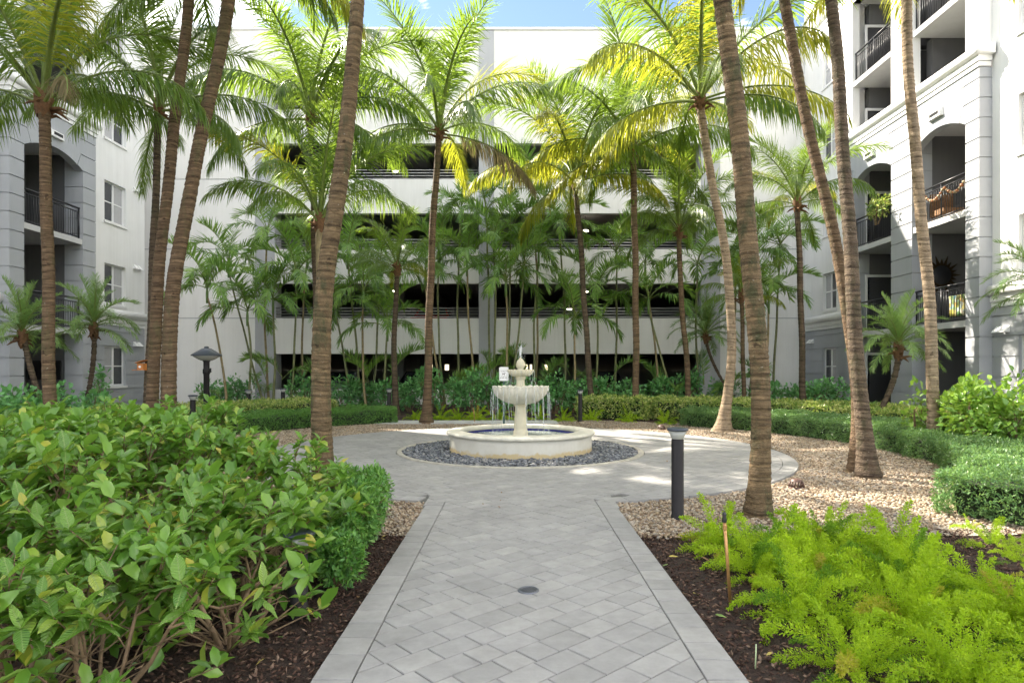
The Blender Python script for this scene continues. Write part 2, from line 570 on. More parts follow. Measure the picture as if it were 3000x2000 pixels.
M['fern_dark'] = leaf_mat('fern_leaf_old', [(0.10, 0.23, 0.02), (0.15, 0.31, 0.025), (0.21, 0.38, 0.03)], (0.30, 0.52, 0.03), 0.38, 0.5, 0.3)
M['fern_yellow'] = leaf_mat('fern_leaf_yellow', [(0.36, 0.40, 0.03), (0.46, 0.46, 0.05), (0.48, 0.40, 0.10)], (0.60, 0.58, 0.06), 0.42, 0.5, 0.3)
M['petiole'] = plain('green_petiole', (0.16, 0.22, 0.05), 0.45, var=0.3, vscale=8)
M['crownshaft'] = plain('green_crownshaft', (0.14, 0.24, 0.07), 0.4, var=0.25, vscale=5)
M['fibre'] = plain('brown_palm_fibre', (0.15, 0.075, 0.035), 0.9, var=0.45, vscale=18, bump=0.5, bscale=45)
M['twig'] = plain('shrub_twig', (0.20, 0.13, 0.075), 0.75, var=0.3, vscale=16, bump=0.3, bscale=80)
M['cane'] = plain('palm_cane', (0.16, 0.17, 0.07), 0.55, var=0.45, vscale=7)
M['cane_tan'] = plain('palm_cane_tan', (0.26, 0.20, 0.10), 0.6, var=0.4, vscale=7)
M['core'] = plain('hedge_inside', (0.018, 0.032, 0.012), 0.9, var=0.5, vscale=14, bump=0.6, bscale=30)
BROWN = [(0.28, (0.035, 0.023, 0.015)), (0.42, (0.095, 0.060, 0.036)), (0.58, (0.17, 0.112, 0.068)), (0.74, (0.28, 0.20, 0.13))]
M['trunk'] = trunk_mat('palm_bark_brown', BROWN, (0.09, 0.085, 0.04), 0.55)
M['trunk_grey'] = trunk_mat('palm_bark_grey', [(0.30, (0.11, 0.078, 0.055)), (0.46, (0.25, 0.185, 0.125)), (0.7, (0.40, 0.31, 0.22))], (0.20, 0.16, 0.12), 0.5)
M['trunk_dark'] = trunk_mat('palm_bark_dark', [(0.30, (0.035, 0.025, 0.02)), (0.46, (0.085, 0.06, 0.042)), (0.7, (0.17, 0.125, 0.085))], (0.05, 0.05, 0.025), 0.6)
M['trunk_moss'] = trunk_mat('palm_bark_mossy', [(0.28, (0.035, 0.026, 0.016)), (0.43, (0.105, 0.072, 0.04)), (0.6, (0.19, 0.13, 0.073)), (0.75, (0.30, 0.22, 0.135))], (0.06, 0.062, 0.03), 0.9)
# ================================================================== ground, paving, gravel
CX, CY = 0.12, 11.87           # centre of the round plaza
R_OUT, R_EDGE, R_PEB = 4.75, 2.27, 2.17
WX0, WX1 = -0.98, 1.135        # walkway edges
WY1 = 7.3

m, nt, b, out = new_mat('mulch_soil')
v = coords(nt)
n1 = node(nt, 'ShaderNodeTexNoise', Scale=34.0, Detail=9.0, Roughness=0.75)
nt.links.new(v, n1.inputs['Vector'])
r = ramp(nt, [(0.3, (0.012, 0.008, 0.006)), (0.52, (0.045, 0.025, 0.018)), (0.72, (0.11, 0.062, 0.045))])
nt.links.new(n1.outputs['Fac'], r.inputs['Fac'])
nt.links.new(r.outputs['Color'], b.inputs['Base Color'])
b.inputs['Roughness'].default_value = 0.95
bp = node(nt, 'ShaderNodeBump', Strength=1.0, Distance=0.03)
nt.links.new(n1.outputs['Fac'], bp.inputs['Height'])
nt.links.new(bp.outputs['Normal'], b.inputs['Normal'])
M['mulch'] = m

m, nt, b, out = new_mat('gravel_bed')
v = coords(nt)
vo = node(nt, 'ShaderNodeTexVoronoi', Scale=42.0)
nt.links.new(v, vo.inputs['Vector'])
sp = nt.nodes.new('ShaderNodeSeparateColor')
nt.links.new(vo.outputs['Color'], sp.inputs['Color'])
r = ramp(nt, [(0, (0.14, 0.10, 0.075)), (0.4, (0.30, 0.235, 0.17)), (0.75, (0.42, 0.35, 0.27)), (1, (0.56, 0.50, 0.43))])
nt.links.new(sp.outputs[0], r.inputs['Fac'])
nt.links.new(r.outputs['Color'], b.inputs['Base Color'])
b.inputs['Roughness'].default_value = 0.8
bp = node(nt, 'ShaderNodeBump', Strength=1.0, Distance=0.03, invert=True)
nt.links.new(vo.outputs['Distance'], bp.inputs['Height'])
nt.links.new(bp.outputs['Normal'], b.inputs['Normal'])
M['gravel_bed'] = m
M['gravel'] = stone_mat('gravel_stone', [(0, (0.12, 0.08, 0.055)), (0.25, (0.27, 0.19, 0.12)), (0.5, (0.36, 0.275, 0.185)), (0.75, (0.45, 0.38, 0.29)), (1, (0.25, 0.22, 0.195))], 0.6, bump=0)
M['pebble'] = stone_mat('black_river_pebble', [(0, (0.06, 0.066, 0.08)), (0.5, (0.13, 0.14, 0.16)), (0.85, (0.22, 0.23, 0.25)), (1, (0.32, 0.30, 0.27))], 0.35, 0.5, bump=0)
M['paver'] = stone_mat('grey_paver', [(0, (0.262, 0.257, 0.250)), (0.35, (0.28, 0.275, 0.269)), (0.7, (0.295, 0.289, 0.283)), (1, (0.315, 0.308, 0.296))], 0.75, 0.35, bump=0.25, bscale=70, patch=0.2)
M['sand'] = plain('joint_sand', (0.03, 0.029, 0.027), 0.95, var=0.3, vscale=30)
M['edging'] = plain('sandstone_edging', (0.37, 0.345, 0.295), 0.8, var=0.25, vscale=8)
M['concrete'] = plain('path_concrete', (0.46, 0.46, 0.45), 0.85, var=0.08, vscale=3, bump=0.15)
M['chip'] = stone_mat('mulch_chip', [(0, (0.026, 0.014, 0.010)), (0.45, (0.07, 0.037, 0.026)), (0.8, (0.125, 0.07, 0.05)), (1, (0.25, 0.17, 0.125))], 0.85, 0.3, bump=0)


def sheet(name, poly, z, mat):
    mb = MB()
    mb.add([(x, y, z) for x, y in poly], [tuple(range(len(poly)))])
    o = mb.build(name, mat)
    return tag(o, kind='structure')


sheet('ground', [(-600, -600), (600, -600), (600, 900), (-600, 900)], -0.045, M['mulch'])


def ring_poly(r0, r1, a0, a1, n=72):
    o = [(CX + r1 * cos(a), CY + r1 * sin(a)) for a in np.linspace(a0, a1, n)]
    i = [(CX + r0 * cos(a), CY + r0 * sin(a)) for a in np.linspace(a1, a0, n)]
    return o + i


def ring_sheet(name, r0, r1, a0, a1, z, mat, n=120):
    v, q = [], []
    for a in np.linspace(a0, a1, n):
        ro = min(r1, (CY - 5.85) / -sin(a)) if sin(a) < -0.1 else r1
        v += [(CX + r0 * cos(a), CY + r0 * sin(a), z), (CX + ro * cos(a), CY + ro * sin(a), z)]
    for i in range(n - 1):
        q.append((2 * i, 2 * i + 1, 2 * i + 3, 2 * i + 2))
    o = put(name, bulk(name, v, quads=q, mat=mat))
    return tag(o, kind='structure')


A0, A1 = radians(-90), radians(270)
gravel_bed = ring_sheet('gravel_bed', 4.70, 7.6, A0, A1, -0.030, M['gravel_bed'])

# ---- paver beds
bed = MB()
bed.box(WX0, WX1, 0.6, WY1 + 0.1, -0.10, -0.014)
walkway = tag(bed.build('walkway', M['sand']), kind='structure')
bed = MB()
N = 128
bed.lathe([(R_EDGE - 0.02, -0.10), (R_EDGE - 0.02, -0.018), (R_OUT - 0.01, -0.018), (R_OUT - 0.01, -0.10)], N, (CX, CY, 0), smooth=False)
M['sand_pale'] = plain('joint_sand_pale', (0.11, 0.108, 0.10), 0.95, var=0.3, vscale=30)
plaza = tag(bed.build('plaza', M['sand_pale']), kind='structure')


def clip(poly, a, b, c):
    "keep a*x + b*y <= c"
    o = []
    for i in range(len(poly)):
        p, q = poly[i], poly[(i + 1) % len(poly)]
        dp, dq = a * p[0] + b * p[1] - c, a * q[0] + b * q[1] - c
        if dp <= 0: o.append(p)
        if dp * dq < 0:
            t = dp / (dp - dq)
            o.append((p[0] + t * (q[0] - p[0]), p[1] + t * (q[1] - p[1])))
    return o


def area(poly):
    return 0.5 * abs(sum(poly[i][0] * poly[(i + 1) % len(poly)][1] - poly[(i + 1) % len(poly)][0] * poly[i][1] for i in range(len(poly))))


def paver_geo(poly, z):
    "chamfered slab: lists of verts, faces"
    k = len(poly)
    cx = sum(p[0] for p in poly) / k; cy = sum(p[1] for p in poly) / k
    if sum(poly[i][0] * poly[(i + 1) % k][1] - poly[(i + 1) % k][0] * poly[i][1] for i in range(k)) < 0:
        poly = poly[::-1]
    tx, ty = random.uniform(-0.008, 0.008), random.uniform(-0.008, 0.008)
    def Z(x, y): return z + tx * (x - cx) + ty * (y - cy)
    vs = [(x, y, -0.03) for x, y in poly] + [(x, y, Z(x, y) - 0.004) for x, y in poly]
    for x, y in poly:
        dx, dy = cx - x, cy - y
        l = sqrt(dx * dx + dy * dy) + 1e-6
        e = min(0.0045, l * 0.2) / l
        vs.append((x + dx * e, y + dy * e, Z(x, y)))
    fs = []
    for i in range(k):
        j = (i + 1) % k
        fs.append((i, j, k + j, k + i)); fs.append((k + i, k + j, 2 * k + j, 2 * k + i))
    fs.append(tuple(range(2 * k, 3 * k)))
    return vs, fs


walk_p, plaza_p = [], []
TH = radians(42)
ca, sa = cos(TH), sin(TH)
W = 0.168
GAP = 0.007
for j in range(-70, 95):
    b0 = j * W
    a = -16 + random.random() * 0.3
    while a < 22:
        L = random.choice([0.25, 0.25, 0.25, 0.168, 0.30])
        mx_, my_ = (a + L / 2) * ca - (b0 + W / 2) * sa, (a + L / 2) * sa + (b0 + W / 2) * ca
        if -0.5 < my_ < 17 and abs(mx_ - CX) < 5.2:
            g = GAP / 2
            pl = [(a + g, b0 + g), (a + L - g, b0 + g), (a + L - g, b0 + W - g), (a + g, b0 + W - g)]
            pl = [(p * ca - q * sa, p * sa + q * ca) for p, q in pl]
            if my_ < WY1 and WX0 + 0.05 < mx_ < WX1 - 0.05 and my_ > 0.6:
                q = clip(clip(pl, -1, 0, -(WX0 + 0.205)), 1, 0, WX1 - 0.205)
                q = clip(q, 0, -1, -0.6) if q else q
                if len(q) > 2 and area(q) > 0.0002: walk_p.append(q)
            else:
                rr = sqrt((mx_ - CX) ** 2 + (my_ - CY) ** 2)
                mouth = my_ < CY and WX0 - 0.13 < mx_ < WX1 + 0.13        # the walkway runs on into the plaza here
                if R_EDGE - 0.15 < rr < (R_OUT + 0.3 if mouth else R_OUT - 0.1):
                    q = pl
                    if mouth and rr > R_OUT - 0.40:
                        q = clip(clip(pl, -1, 0, -(WX0 - 0.02)), 1, 0, WX1 + 0.02)
                    elif rr > R_OUT - 0.6:
                        for k in range(-3, 4):
                            t = atan2(my_ - CY, mx_ - CX) + k * 0.02
                            rc = R_OUT - 0.235
                            q = clip(q, cos(t), sin(t), rc + CX * cos(t) + CY * sin(t))
                            if len(q) < 3: break
                    elif rr < R_EDGE + 0.35:
                        t = atan2(my_ - CY, mx_ - CX)
                        rc = R_EDGE + 0.012
                        q = clip(q, -cos(t), -sin(t), -(rc + CX * cos(t) + CY * sin(t)))
                    if len(q) > 2 and area(q) > 0.0003: plaza_p.append(q)
        a += L
# border course along the walkway, ring course round the plaza
for x0, x1 in ((WX0, WX0 + 0.2), (WX1 - 0.2, WX1)):
    y = 0.62
    while y < WY1 - 0.02:
        L = random.choice([0.21, 0.21, 0.20, 0.27])
        y2 = min(y + L, WY1)
        walk_p.append([(x0 + 0.002, y), (x1 - 0.002, y), (x1 - 0.002, y2 - GAP), (x0 + 0.002, y2 - GAP)])
        y += L
n_ring = 110
for k in range(n_ring):
    t0 = 2 * pi * k / n_ring; t1 = t0 + 2 * pi / n_ring - 0.0014
    mid = (t0 + t1) / 2
    x, y = CX + 4.6 * cos(mid), CY + 4.6 * sin(mid)
    if y < CY - 3 and WX0 + 0.02 < x < WX1 - 0.02:
        continue
    plaza_p.append([(CX + r_ * cos(t), CY + r_ * sin(t)) for r_, t in ((R_OUT - 0.225, t0), (R_OUT, t0), (R_OUT, t1), (R_OUT - 0.225, t1))])


def lay(polys, parent, limit, z0=0.0):
    polys.sort(key=lambda q: sum(p[1] for p in q) / len(q))
    vis = [q for q in polys if sum(p[1] for p in q) / len(q) > 2.6]
    head = [q for q in polys if sum(p[1] for p in q) / len(q) <= 2.6]
    mb_v, mb_f, mb_r = [], [], []
    for i, q in enumerate(vis):
        vs, fs = paver_geo(q, z0 + random.uniform(-0.0015, 0.0015))
        if i < limit:
            mb = MB(); mb.add(vs, fs)
            o = mb.build('paver', M['paver'], parent)
        else:
            bse = len(mb_v)
            mb_v += vs; mb_f += [tuple(bse + t for t in f) for f in fs]; mb_r += [random.random()] * len(vs)
    for q in head:
        vs, fs = paver_geo(q, z0)
        bse = len(mb_v)
        mb_v += vs; mb_f += [tuple(bse + t for t in f) for f in fs]; mb_r += [random.random()] * len(vs)
    if mb_v:
        me = bpy.data.meshes.new('far_pavers')
        me.from_pydata(mb_v, [], mb_f)
        at = me.attributes.new('rnd', 'FLOAT', 'POINT')
        at.data.foreach_set('value', np.array(mb_r, dtype=np.float32))
        me.materials.append(M['paver'])
        o = put('far_pavers', me, parent)
        o['kind'] = 'stuff'


lay(walk_p, walkway, 300)
lay(plaza_p, plaza, 300)

# sandstone edging between plaza and pebbles
mb = MB()
mb.lathe([(R_PEB, -0.05), (R_PEB, 0.012), (R_PEB + 0.02, 0.02), (R_EDGE - 0.015, 0.02), (R_EDGE, 0.010), (R_EDGE, -0.05)], 96, (CX, CY, 0))
o = mb.build('plaza_edging', M['edging']); tag(o, kind='structure')
sb = MB(); sb.lathe([(0.05, -0.02), (R_PEB, -0.02)], 64, (CX, CY, 0))
pebble_bed = tag(sb.build('pebble_bed', M['sand']), kind='structure')

# concrete cross path beyond the plaza
mb = MB(); mb.box(-3.9, 1.25, 17.75, 18.75, -0.10, 0.0)
tag(mb.build('cross_path', M['concrete']), kind='structure')

ICO_V = []
t = (1 + sqrt(5)) / 2
for a_, b_ in ((-1, t), (1, t), (-1, -t), (1, -t)):
    ICO_V += [(a_, b_, 0)]
for a_, b_ in ((-1, t), (1, t), (-1, -t), (1, -t)):
    ICO_V += [(0, a_, b_)]
for a_, b_ in ((t, -1), (t, 1), (-t, -1), (-t, 1)):
    ICO_V += [(a_, 0, b_)]
ICO_V = np.array(ICO_V) / sqrt(1 + t * t)
ICO_F = np.array([(0, 11, 5), (0, 5, 1), (0, 1, 7), (0, 7, 10), (0, 10, 11), (1, 5, 9), (5, 11, 4), (11, 10, 2), (10, 7, 6), (7, 1, 8),
                  (3, 9, 4), (3, 4, 2), (3, 2, 6), (3, 6, 8), (3, 8, 9), (4, 9, 5), (2, 4, 11), (6, 2, 10), (8, 6, 7), (9, 8, 1)])


def rot_rand(n, tilt):
    "random z rotation and small tilt matrices"
    a = rng.uniform(0, 2 * pi, n); bt = rng.normal(0, tilt, n); g = rng.normal(0, tilt, n)
    ca_, sa_, cb, sb_, cg, sg = np.cos(a), np.sin(a), np.cos(bt), np.sin(bt), np.cos(g), np.sin(g)
    z, o_ = np.zeros(n), np.ones(n)
    Rz = np.stack([ca_, -sa_, z, sa_, ca_, z, z, z, o_], 1).reshape(n, 3, 3)
    Rx = np.stack([o_, z, z, z, cb, -sb_, z, sb_, cb], 1).reshape(n, 3, 3)
    Ry = np.stack([cg, z, sg, z, o_, z, -sg, z, cg], 1).reshape(n, 3, 3)
    return Rz @ Rx @ Ry


def stones(name, xy, z, s0, s1, flat, mat, parent, tilt=0.3):
    n = len(xy)
    sz = rng.uniform(s0, s1, (n, 1)) * rng.uniform(0.75, 1.3, (n, 3)) * np.array([[1.25, 0.85, flat]])
    v = ICO_V[None] * sz[:, None, :] * (1 + rng.normal(0, 0.07, (n, 12, 1)))
    v = np.einsum('nij,nkj->nki', rot_rand(n, tilt), v)
    v[:, :, 0] += xy[:, :1]; v[:, :, 1] += xy[:, 1:2]; v[:, :, 2] += np.asarray(z).reshape(-1, 1)
    f = ICO_F[None] + (np.arange(n) * 12)[:, None, None]
    me = bulk(name, v, tris=f.reshape(-1, 3), mat=mat, smooth=True, rnd=np.repeat(rng.random(n), 12))
    o = put(name, me, parent)
    o['kind'] = 'stuff'
    return o


# black pebbles round the fountain (one layer of real stones)
n = 5200
rr = np.sqrt(rng.uniform(1.30 ** 2, (R_PEB - 0.01) ** 2, n)); aa = rng.uniform(0, 2 * pi, n)
stones('river_pebbles', np.stack([CX + rr * np.cos(aa), CY + rr * np.sin(aa)], 1), rng.uniform(-0.01, 0.02, n), 0.016, 0.036, 0.45, M['pebble'], pebble_bed)

# tan gravel
n = 105000
rr = np.sqrt(rng.uniform(4.78 ** 2, 7.45 ** 2, n)); aa = rng.uniform(A0, A1, n)
xy = np.stack([CX + rr * np.cos(aa), CY + rr * np.sin(aa)], 1)
edge = 5.85 + 0.12 * np.sin(xy[:, 0] * 3.1) + 0.10 * np.maximum(0, xy[:, 0] - 1) + rng.normal(0, 0.06, n)
keep = (xy[:, 1] > edge) & ~((xy[:, 0] > WX0 - 0.02) & (xy[:, 0] < WX1 + 0.02) & (xy[:, 1] < WY1 + 0.1))
keep &= ~((xy[:, 1] > 17.7) & (xy[:, 0] > -3.95) & (xy[:, 0] < 1.3))
keep &= rng.random(n) < np.clip(11.0 / np.maximum(xy[:, 1], 1), 0.35, 1)
xy = xy[keep]
stones('gravel_stones', xy, rng.uniform(-0.03, -0.012, len(xy)), 0.0105, 0.0215, 0.6, M['gravel'], gravel_bed, 0.45)


def chips(name, xy, z, parent, l0=0.02, l1=0.06):
    n = len(xy)
    o8 = np.array([(1, 0, 0), (-1, 0, 0), (0, 1, 0), (0, -1, 0), (0, 0, 1), (0, 0, -1)], float)
    f8 = np.array([(0, 2, 4), (2, 1, 4), (1, 3, 4), (3, 0, 4), (2, 0, 5), (1, 2, 5), (3, 1, 5), (0, 3, 5)])
    L = rng.uniform(l0, l1, n)
    sz = np.stack([L * 0.5, rng.uniform(0.005, 0.013, n), rng.uniform(0.003, 0.007, n)], 1)
    v = np.einsum('nij,nkj->nki', rot_rand(n, 0.45), o8[None] * sz[:, None, :])
    v[:, :, 0] += xy[:, :1]; v[:, :, 1] += xy[:, 1:2]; v[:, :, 2] += np.asarray(z).reshape(-1, 1)
    f = f8[None] + (np.arange(n) * 6)[:, None, None]
    o = put(name, bulk(name, v, tris=f.reshape(-1, 3), mat=M['chip'], rnd=np.repeat(rng.random(n), 6)), parent)
    return tag(o, 'dark brown shredded bark mulch spread over the planting beds', 'mulch', kind='stuff')


pts = []
for x0, x1, y0, y1, n in ((WX1 + 0.01, 5.6, 2.3, 6.1, 16000), (-5.0, WX0 - 0.01, 2.3, 6.0, 15000), (5.2, 7.4, 8.0, 14.8, 1500), (-4.5, 5.6, 18.0, 20.5, 5000)):
    pts.append(np.stack([rng.uniform(x0, x1, n), rng.uniform(y0, y1, n)], 1))
xy = np.concatenate(pts)
keep = ~((xy[:, 1] > 17.7) & (xy[:, 1] < 18.8) & (xy[:, 0] > -3.95) & (xy[:, 0] < 1.3))
xy = xy[keep]
rr_ = np.hypot(xy[:, 0] - CX, xy[:, 1] - CY)
keep = (xy[:, 1] < 6.0) | (rr_ > 6.85)
xy = xy[keep]
chips('bark_mulch', xy, rng.uniform(-0.045, -0.018, len(xy)), None)
# ================================================================== parking garage behind the court
GY = 28.0
garage = thing('parking_garage', 'long white multi-level parking garage with open decks closing the court', 'parking garage', (0, GY, 0))
BAND = [(2.19, 3.76), (5.29, 6.80), (8.38, 9.88), (11.46, 12.95)]
COLS = [(-11.40, -10.54), (-1.535, -0.87), (8.26, 9.10)]
BAYS = [(-10.54, -1.535), (-0.87, 8.26)]
for x0, x1 in BAYS:
    for z0, z1 in BAND:
        mb = MB(); mb.box(x0 + 0.002, x1 - 0.002, GY, GY + 0.3, z0, z1)
        mb.build('spandrel', M['garage'], garage)
    # roof parapet
    mb = MB(); mb.box(x0 + 0.002, x1 - 0.002, GY, GY + 0.3, 14.55 if x0 < -2 else 12.98, 16.45)
    mb.build('parapet', M['garage'], garage)
    if x0 < -2:      # the top deck is open only at its left end
        mb = MB(); mb.box(-6.4, x1 - 0.002, GY, GY + 0.3, 12.98, 14.548); mb.build('parapet', M['garage'], garage)
    for zt in [b_[1] for b_ in (BAND if x0 < -2 else BAND[:3])]:
        for k in range(4):
            mb = MB(); mb.tube([(x0 - 0.05, GY + 0.16, zt + 0.075 + 0.125 * k), ((x1 if zt < 12 else -6.4) + 0.05, GY + 0.16, zt + 0.075 + 0.125 * k)], 0.021, 6)
            mb.build('guard_rail', M['rail'], garage)
for i, (x0, x1) in enumerate(COLS):
    mb = MB(); mb.box(x0, x1, GY - (0.05 if i == 1 else 0.02), GY + 0.8, -0.1, 16.40 if i == 1 else 14.5)
    mb.build('column', M['garage_col'], garage)
mb = MB(); mb.box(COLS[0][0], COLS[0][1], GY - 0.02, GY + 0.8, 14.51, 16.45); mb.build('parapet', M['garage'], garage)
mb = MB(); mb.box(COLS[2][0], COLS[2][1], GY - 0.02, GY + 0.8, 14.51, 16.45); mb.build('parapet', M['garage'], garage)
# solid ends in cast panels with recessed joints
JZ = [-0.1, 3.76, 6.80, 9.88, 12.95, 16.45]
for x0, x1 in ((-27.0, -11.402), (9.102, 21.0)):
    mb = MB(); mb.box(x0, x1, GY + 0.03, GY + 0.3, -0.1, 16.4)
    mb.build('end_wall', M['garage_col'], garage)
    for k in range(5):
        mb = MB(); mb.box(x0, x1, GY, GY + 0.028, JZ[k] + (0.02 if k else 0), JZ[k + 1] - (0.02 if k < 4 else 0))
        mb.build('wall_panel', M['garage'], garage)
# coping
mb = MB(); mb.box(-27, 21, GY - 0.06, GY + 0.34, 16.452, 16.56)
mb.build('coping', M['trim'], garage)
# decks, their beams, columns and the far wall
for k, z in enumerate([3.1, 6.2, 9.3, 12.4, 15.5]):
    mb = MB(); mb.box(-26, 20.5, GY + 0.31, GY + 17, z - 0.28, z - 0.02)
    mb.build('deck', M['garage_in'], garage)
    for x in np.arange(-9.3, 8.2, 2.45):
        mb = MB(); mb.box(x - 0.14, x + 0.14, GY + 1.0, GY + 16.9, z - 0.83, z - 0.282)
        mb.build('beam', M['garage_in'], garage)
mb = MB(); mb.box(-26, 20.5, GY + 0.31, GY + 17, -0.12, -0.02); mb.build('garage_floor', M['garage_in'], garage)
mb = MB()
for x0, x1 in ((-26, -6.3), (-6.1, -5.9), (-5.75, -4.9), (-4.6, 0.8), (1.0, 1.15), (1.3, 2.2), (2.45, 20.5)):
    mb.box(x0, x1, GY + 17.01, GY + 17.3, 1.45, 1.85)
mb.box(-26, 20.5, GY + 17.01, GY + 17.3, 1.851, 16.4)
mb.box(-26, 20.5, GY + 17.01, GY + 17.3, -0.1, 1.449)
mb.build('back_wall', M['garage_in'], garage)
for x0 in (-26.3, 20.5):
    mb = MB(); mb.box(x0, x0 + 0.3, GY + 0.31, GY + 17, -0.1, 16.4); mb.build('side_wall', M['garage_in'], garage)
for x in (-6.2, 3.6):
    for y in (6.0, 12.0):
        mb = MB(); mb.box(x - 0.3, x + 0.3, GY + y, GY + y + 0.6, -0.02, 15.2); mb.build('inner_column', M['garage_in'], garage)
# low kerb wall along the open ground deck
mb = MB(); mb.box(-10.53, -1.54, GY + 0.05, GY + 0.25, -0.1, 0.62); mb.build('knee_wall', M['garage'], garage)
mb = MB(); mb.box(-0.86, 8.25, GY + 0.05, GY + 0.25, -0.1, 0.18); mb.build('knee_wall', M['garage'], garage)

# lit ceiling lamps on the decks
M['lamp_on'] = emit_mat('lamp_tube', (1.0, 0.95, 0.80), 2.0)
names = {0: 'ground deck', 1: 'second deck', 2: 'third deck', 3: 'fourth deck'}
for px, py, fl in ((1158, 501, 3), (1713, 502, 3), (1716, 676, 2), (1157, 853, 1), (1717, 853, 1), (1668, 904, 1)):
    d = 31.0
    p = P(px, py, d)
    side = 'left of the middle column' if px < 1400 else 'right of the middle column'
    if px == 1668: side = 'right of the middle column, the lower one'
    t_ = thing('garage_lamp', 'lit lamp inside the garage %s, %s' % (names[fl], side), 'lamp', tuple(p), 'lamps inside the garage')
    mb = MB(); mb.lathe([(0.002, -0.05), (0.11, -0.04), (0.14, 0.0), (0.12, 0.02), (0.002, 0.02)], 12, tuple(p)); mb.build('diffuser', M['lamp_on'], t_)
    mb = MB(); mb.tube([p + np.array([0, 0, 0.02]), np.array([p[0], p[1], 3.1 * (fl + 1) - 0.27])], 0.012, 6); mb.build('stem', M['black'], t_)


# parked cars, mostly hidden behind the shrubs and rails
def car(label, x, y, z, col, rz):
    t_ = thing('parked_car', label, 'car', (x, y, z))
    t_.rotation_euler = (0, 0, rz)
    def local(name, mb, mat, par=t_):
        o = bpy.data.objects.new(name, mb.mesh(name, mat)); link(o, par); WT[o.name] = Vector((0, 0, 0)); return o
    prof = [(-2.2, 0.32), (-2.25, 0.62), (-2.1, 0.82), (-1.2, 0.93), (-0.55, 1.38), (0.75, 1.42), (1.5, 1.0), (2.1, 0.95), (2.22, 0.6), (2.15, 0.32)]
    body = MB()
    ws = [0.84 if h < 1.1 else 0.64 for _, h in prof]
    k = len(prof)
    vs = [(w, a_, h) for (a_, h), w in zip(prof, ws)] + [(-w, a_, h) for (a_, h), w in zip(prof, ws)]
    fs = [tuple(range(k)), tuple(range(2 * k - 1, k - 1, -1))] + [(i, (i + 1) % k, k + (i + 1) % k, k + i) for i in range(k)]
    body.add(vs, fs)
    bo = local('body', body, plain('car_paint', col, 0.25, 0.2, 0.6))
    for a0_, a1_ in (((-1.14, 0.96), (-0.58, 1.35)), ((0.80, 1.38), (1.46, 1.02))):
        w = MB(); w.add([(-0.70, a0_[0], a0_[1] + 0.02), (0.70, a0_[0], a0_[1] + 0.02), (0.58, a1_[0], a1_[1] + 0.02), (-0.58, a1_[0], a1_[1] + 0.02)], [(0, 1, 2, 3)])
        local('windscreen', w, M['glass'])
    for s in (-1, 1):
        w = MB(); w.add([(s * 0.84, -0.9, 0.98), (s * 0.84, 1.2, 1.0), (s * 0.69, 0.7, 1.34), (s * 0.69, -0.5, 1.32)], [(0, 1, 2, 3)])
        local('side_window', w, M['glass'])
        for a_ in (-1.4, 1.4):
            w = MB(); w.tube([(s * 0.66, a_, 0.32), (s * 0.86, a_, 0.32)], 0.32, 16); local('wheel', w, M['black'])
        w = MB(); w.box(s * 0.45, s * 0.75, -2.26, -2.2, 0.60, 0.72); local('headlight', w, M['lens'])


car('black car parked nose out on the ground deck behind the left shrubs', -4.6, 31.4, 0.0, (0.02, 0.02, 0.022), 0.0)
car('silver car parked on the ground deck near the garage left end', -8.3, 31.4, 0.0, (0.25, 0.26, 0.27), 0.0)
car('dark grey car parked on the ground deck right of the middle column', 4.4, 31.4, 0.0, (0.04, 0.04, 0.045), 0.0)
car('red car on the second deck left of the middle column', -3.9, 31.3, 3.1, (0.35, 0.02, 0.02), 0.0)
car('red car on the third deck right of the middle column', 4.2, 31.3, 6.2, (0.35, 0.03, 0.02), 0.0)
# ================================================================== apartment buildings either side
ZG = [0.24 + 0.5333 * k for k in range(0, 18)]
SPRING, CROWN = ZG[15], 8.60
FLOORS = [0.0, 2.86, 5.92, 8.97, 12.03]


class Side:
    def __init__(s, X, sg): s.X, s.s = X, sg
    def x(s, n): return s.X + s.s * n
    def pt(s, u, z, n): return (s.x(n), u, z)


def ub(mb, S, u0, u1, n0, n1, z0, z1):
    mb.box(S.x(n0), S.x(n1), u0, u1, z0, z1)


def wall_grid(mb, S, u0, u1, z0, z1, n0, n1, ops):
    us = sorted({u0, u1} | {u for o in ops for u in o[:2] if u0 < u < u1})
    for a, b_ in zip(us[:-1], us[1:]):
        mid = (a + b_) / 2
        cuts = sorted([(max(z0, o[2]), min(z1, o[3])) for o in ops if o[0] <= mid <= o[1] and o[3] > z0 and o[2] < z1])
        z = z0
        for c0, c1 in cuts:
            if c0 > z + 1e-4: ub(mb, S, a, b_, n0, n1, z, c0)
            z = max(z, c1)
        if z < z1 - 1e-4: ub(mb, S, a, b_, n0, n1, z, z1)


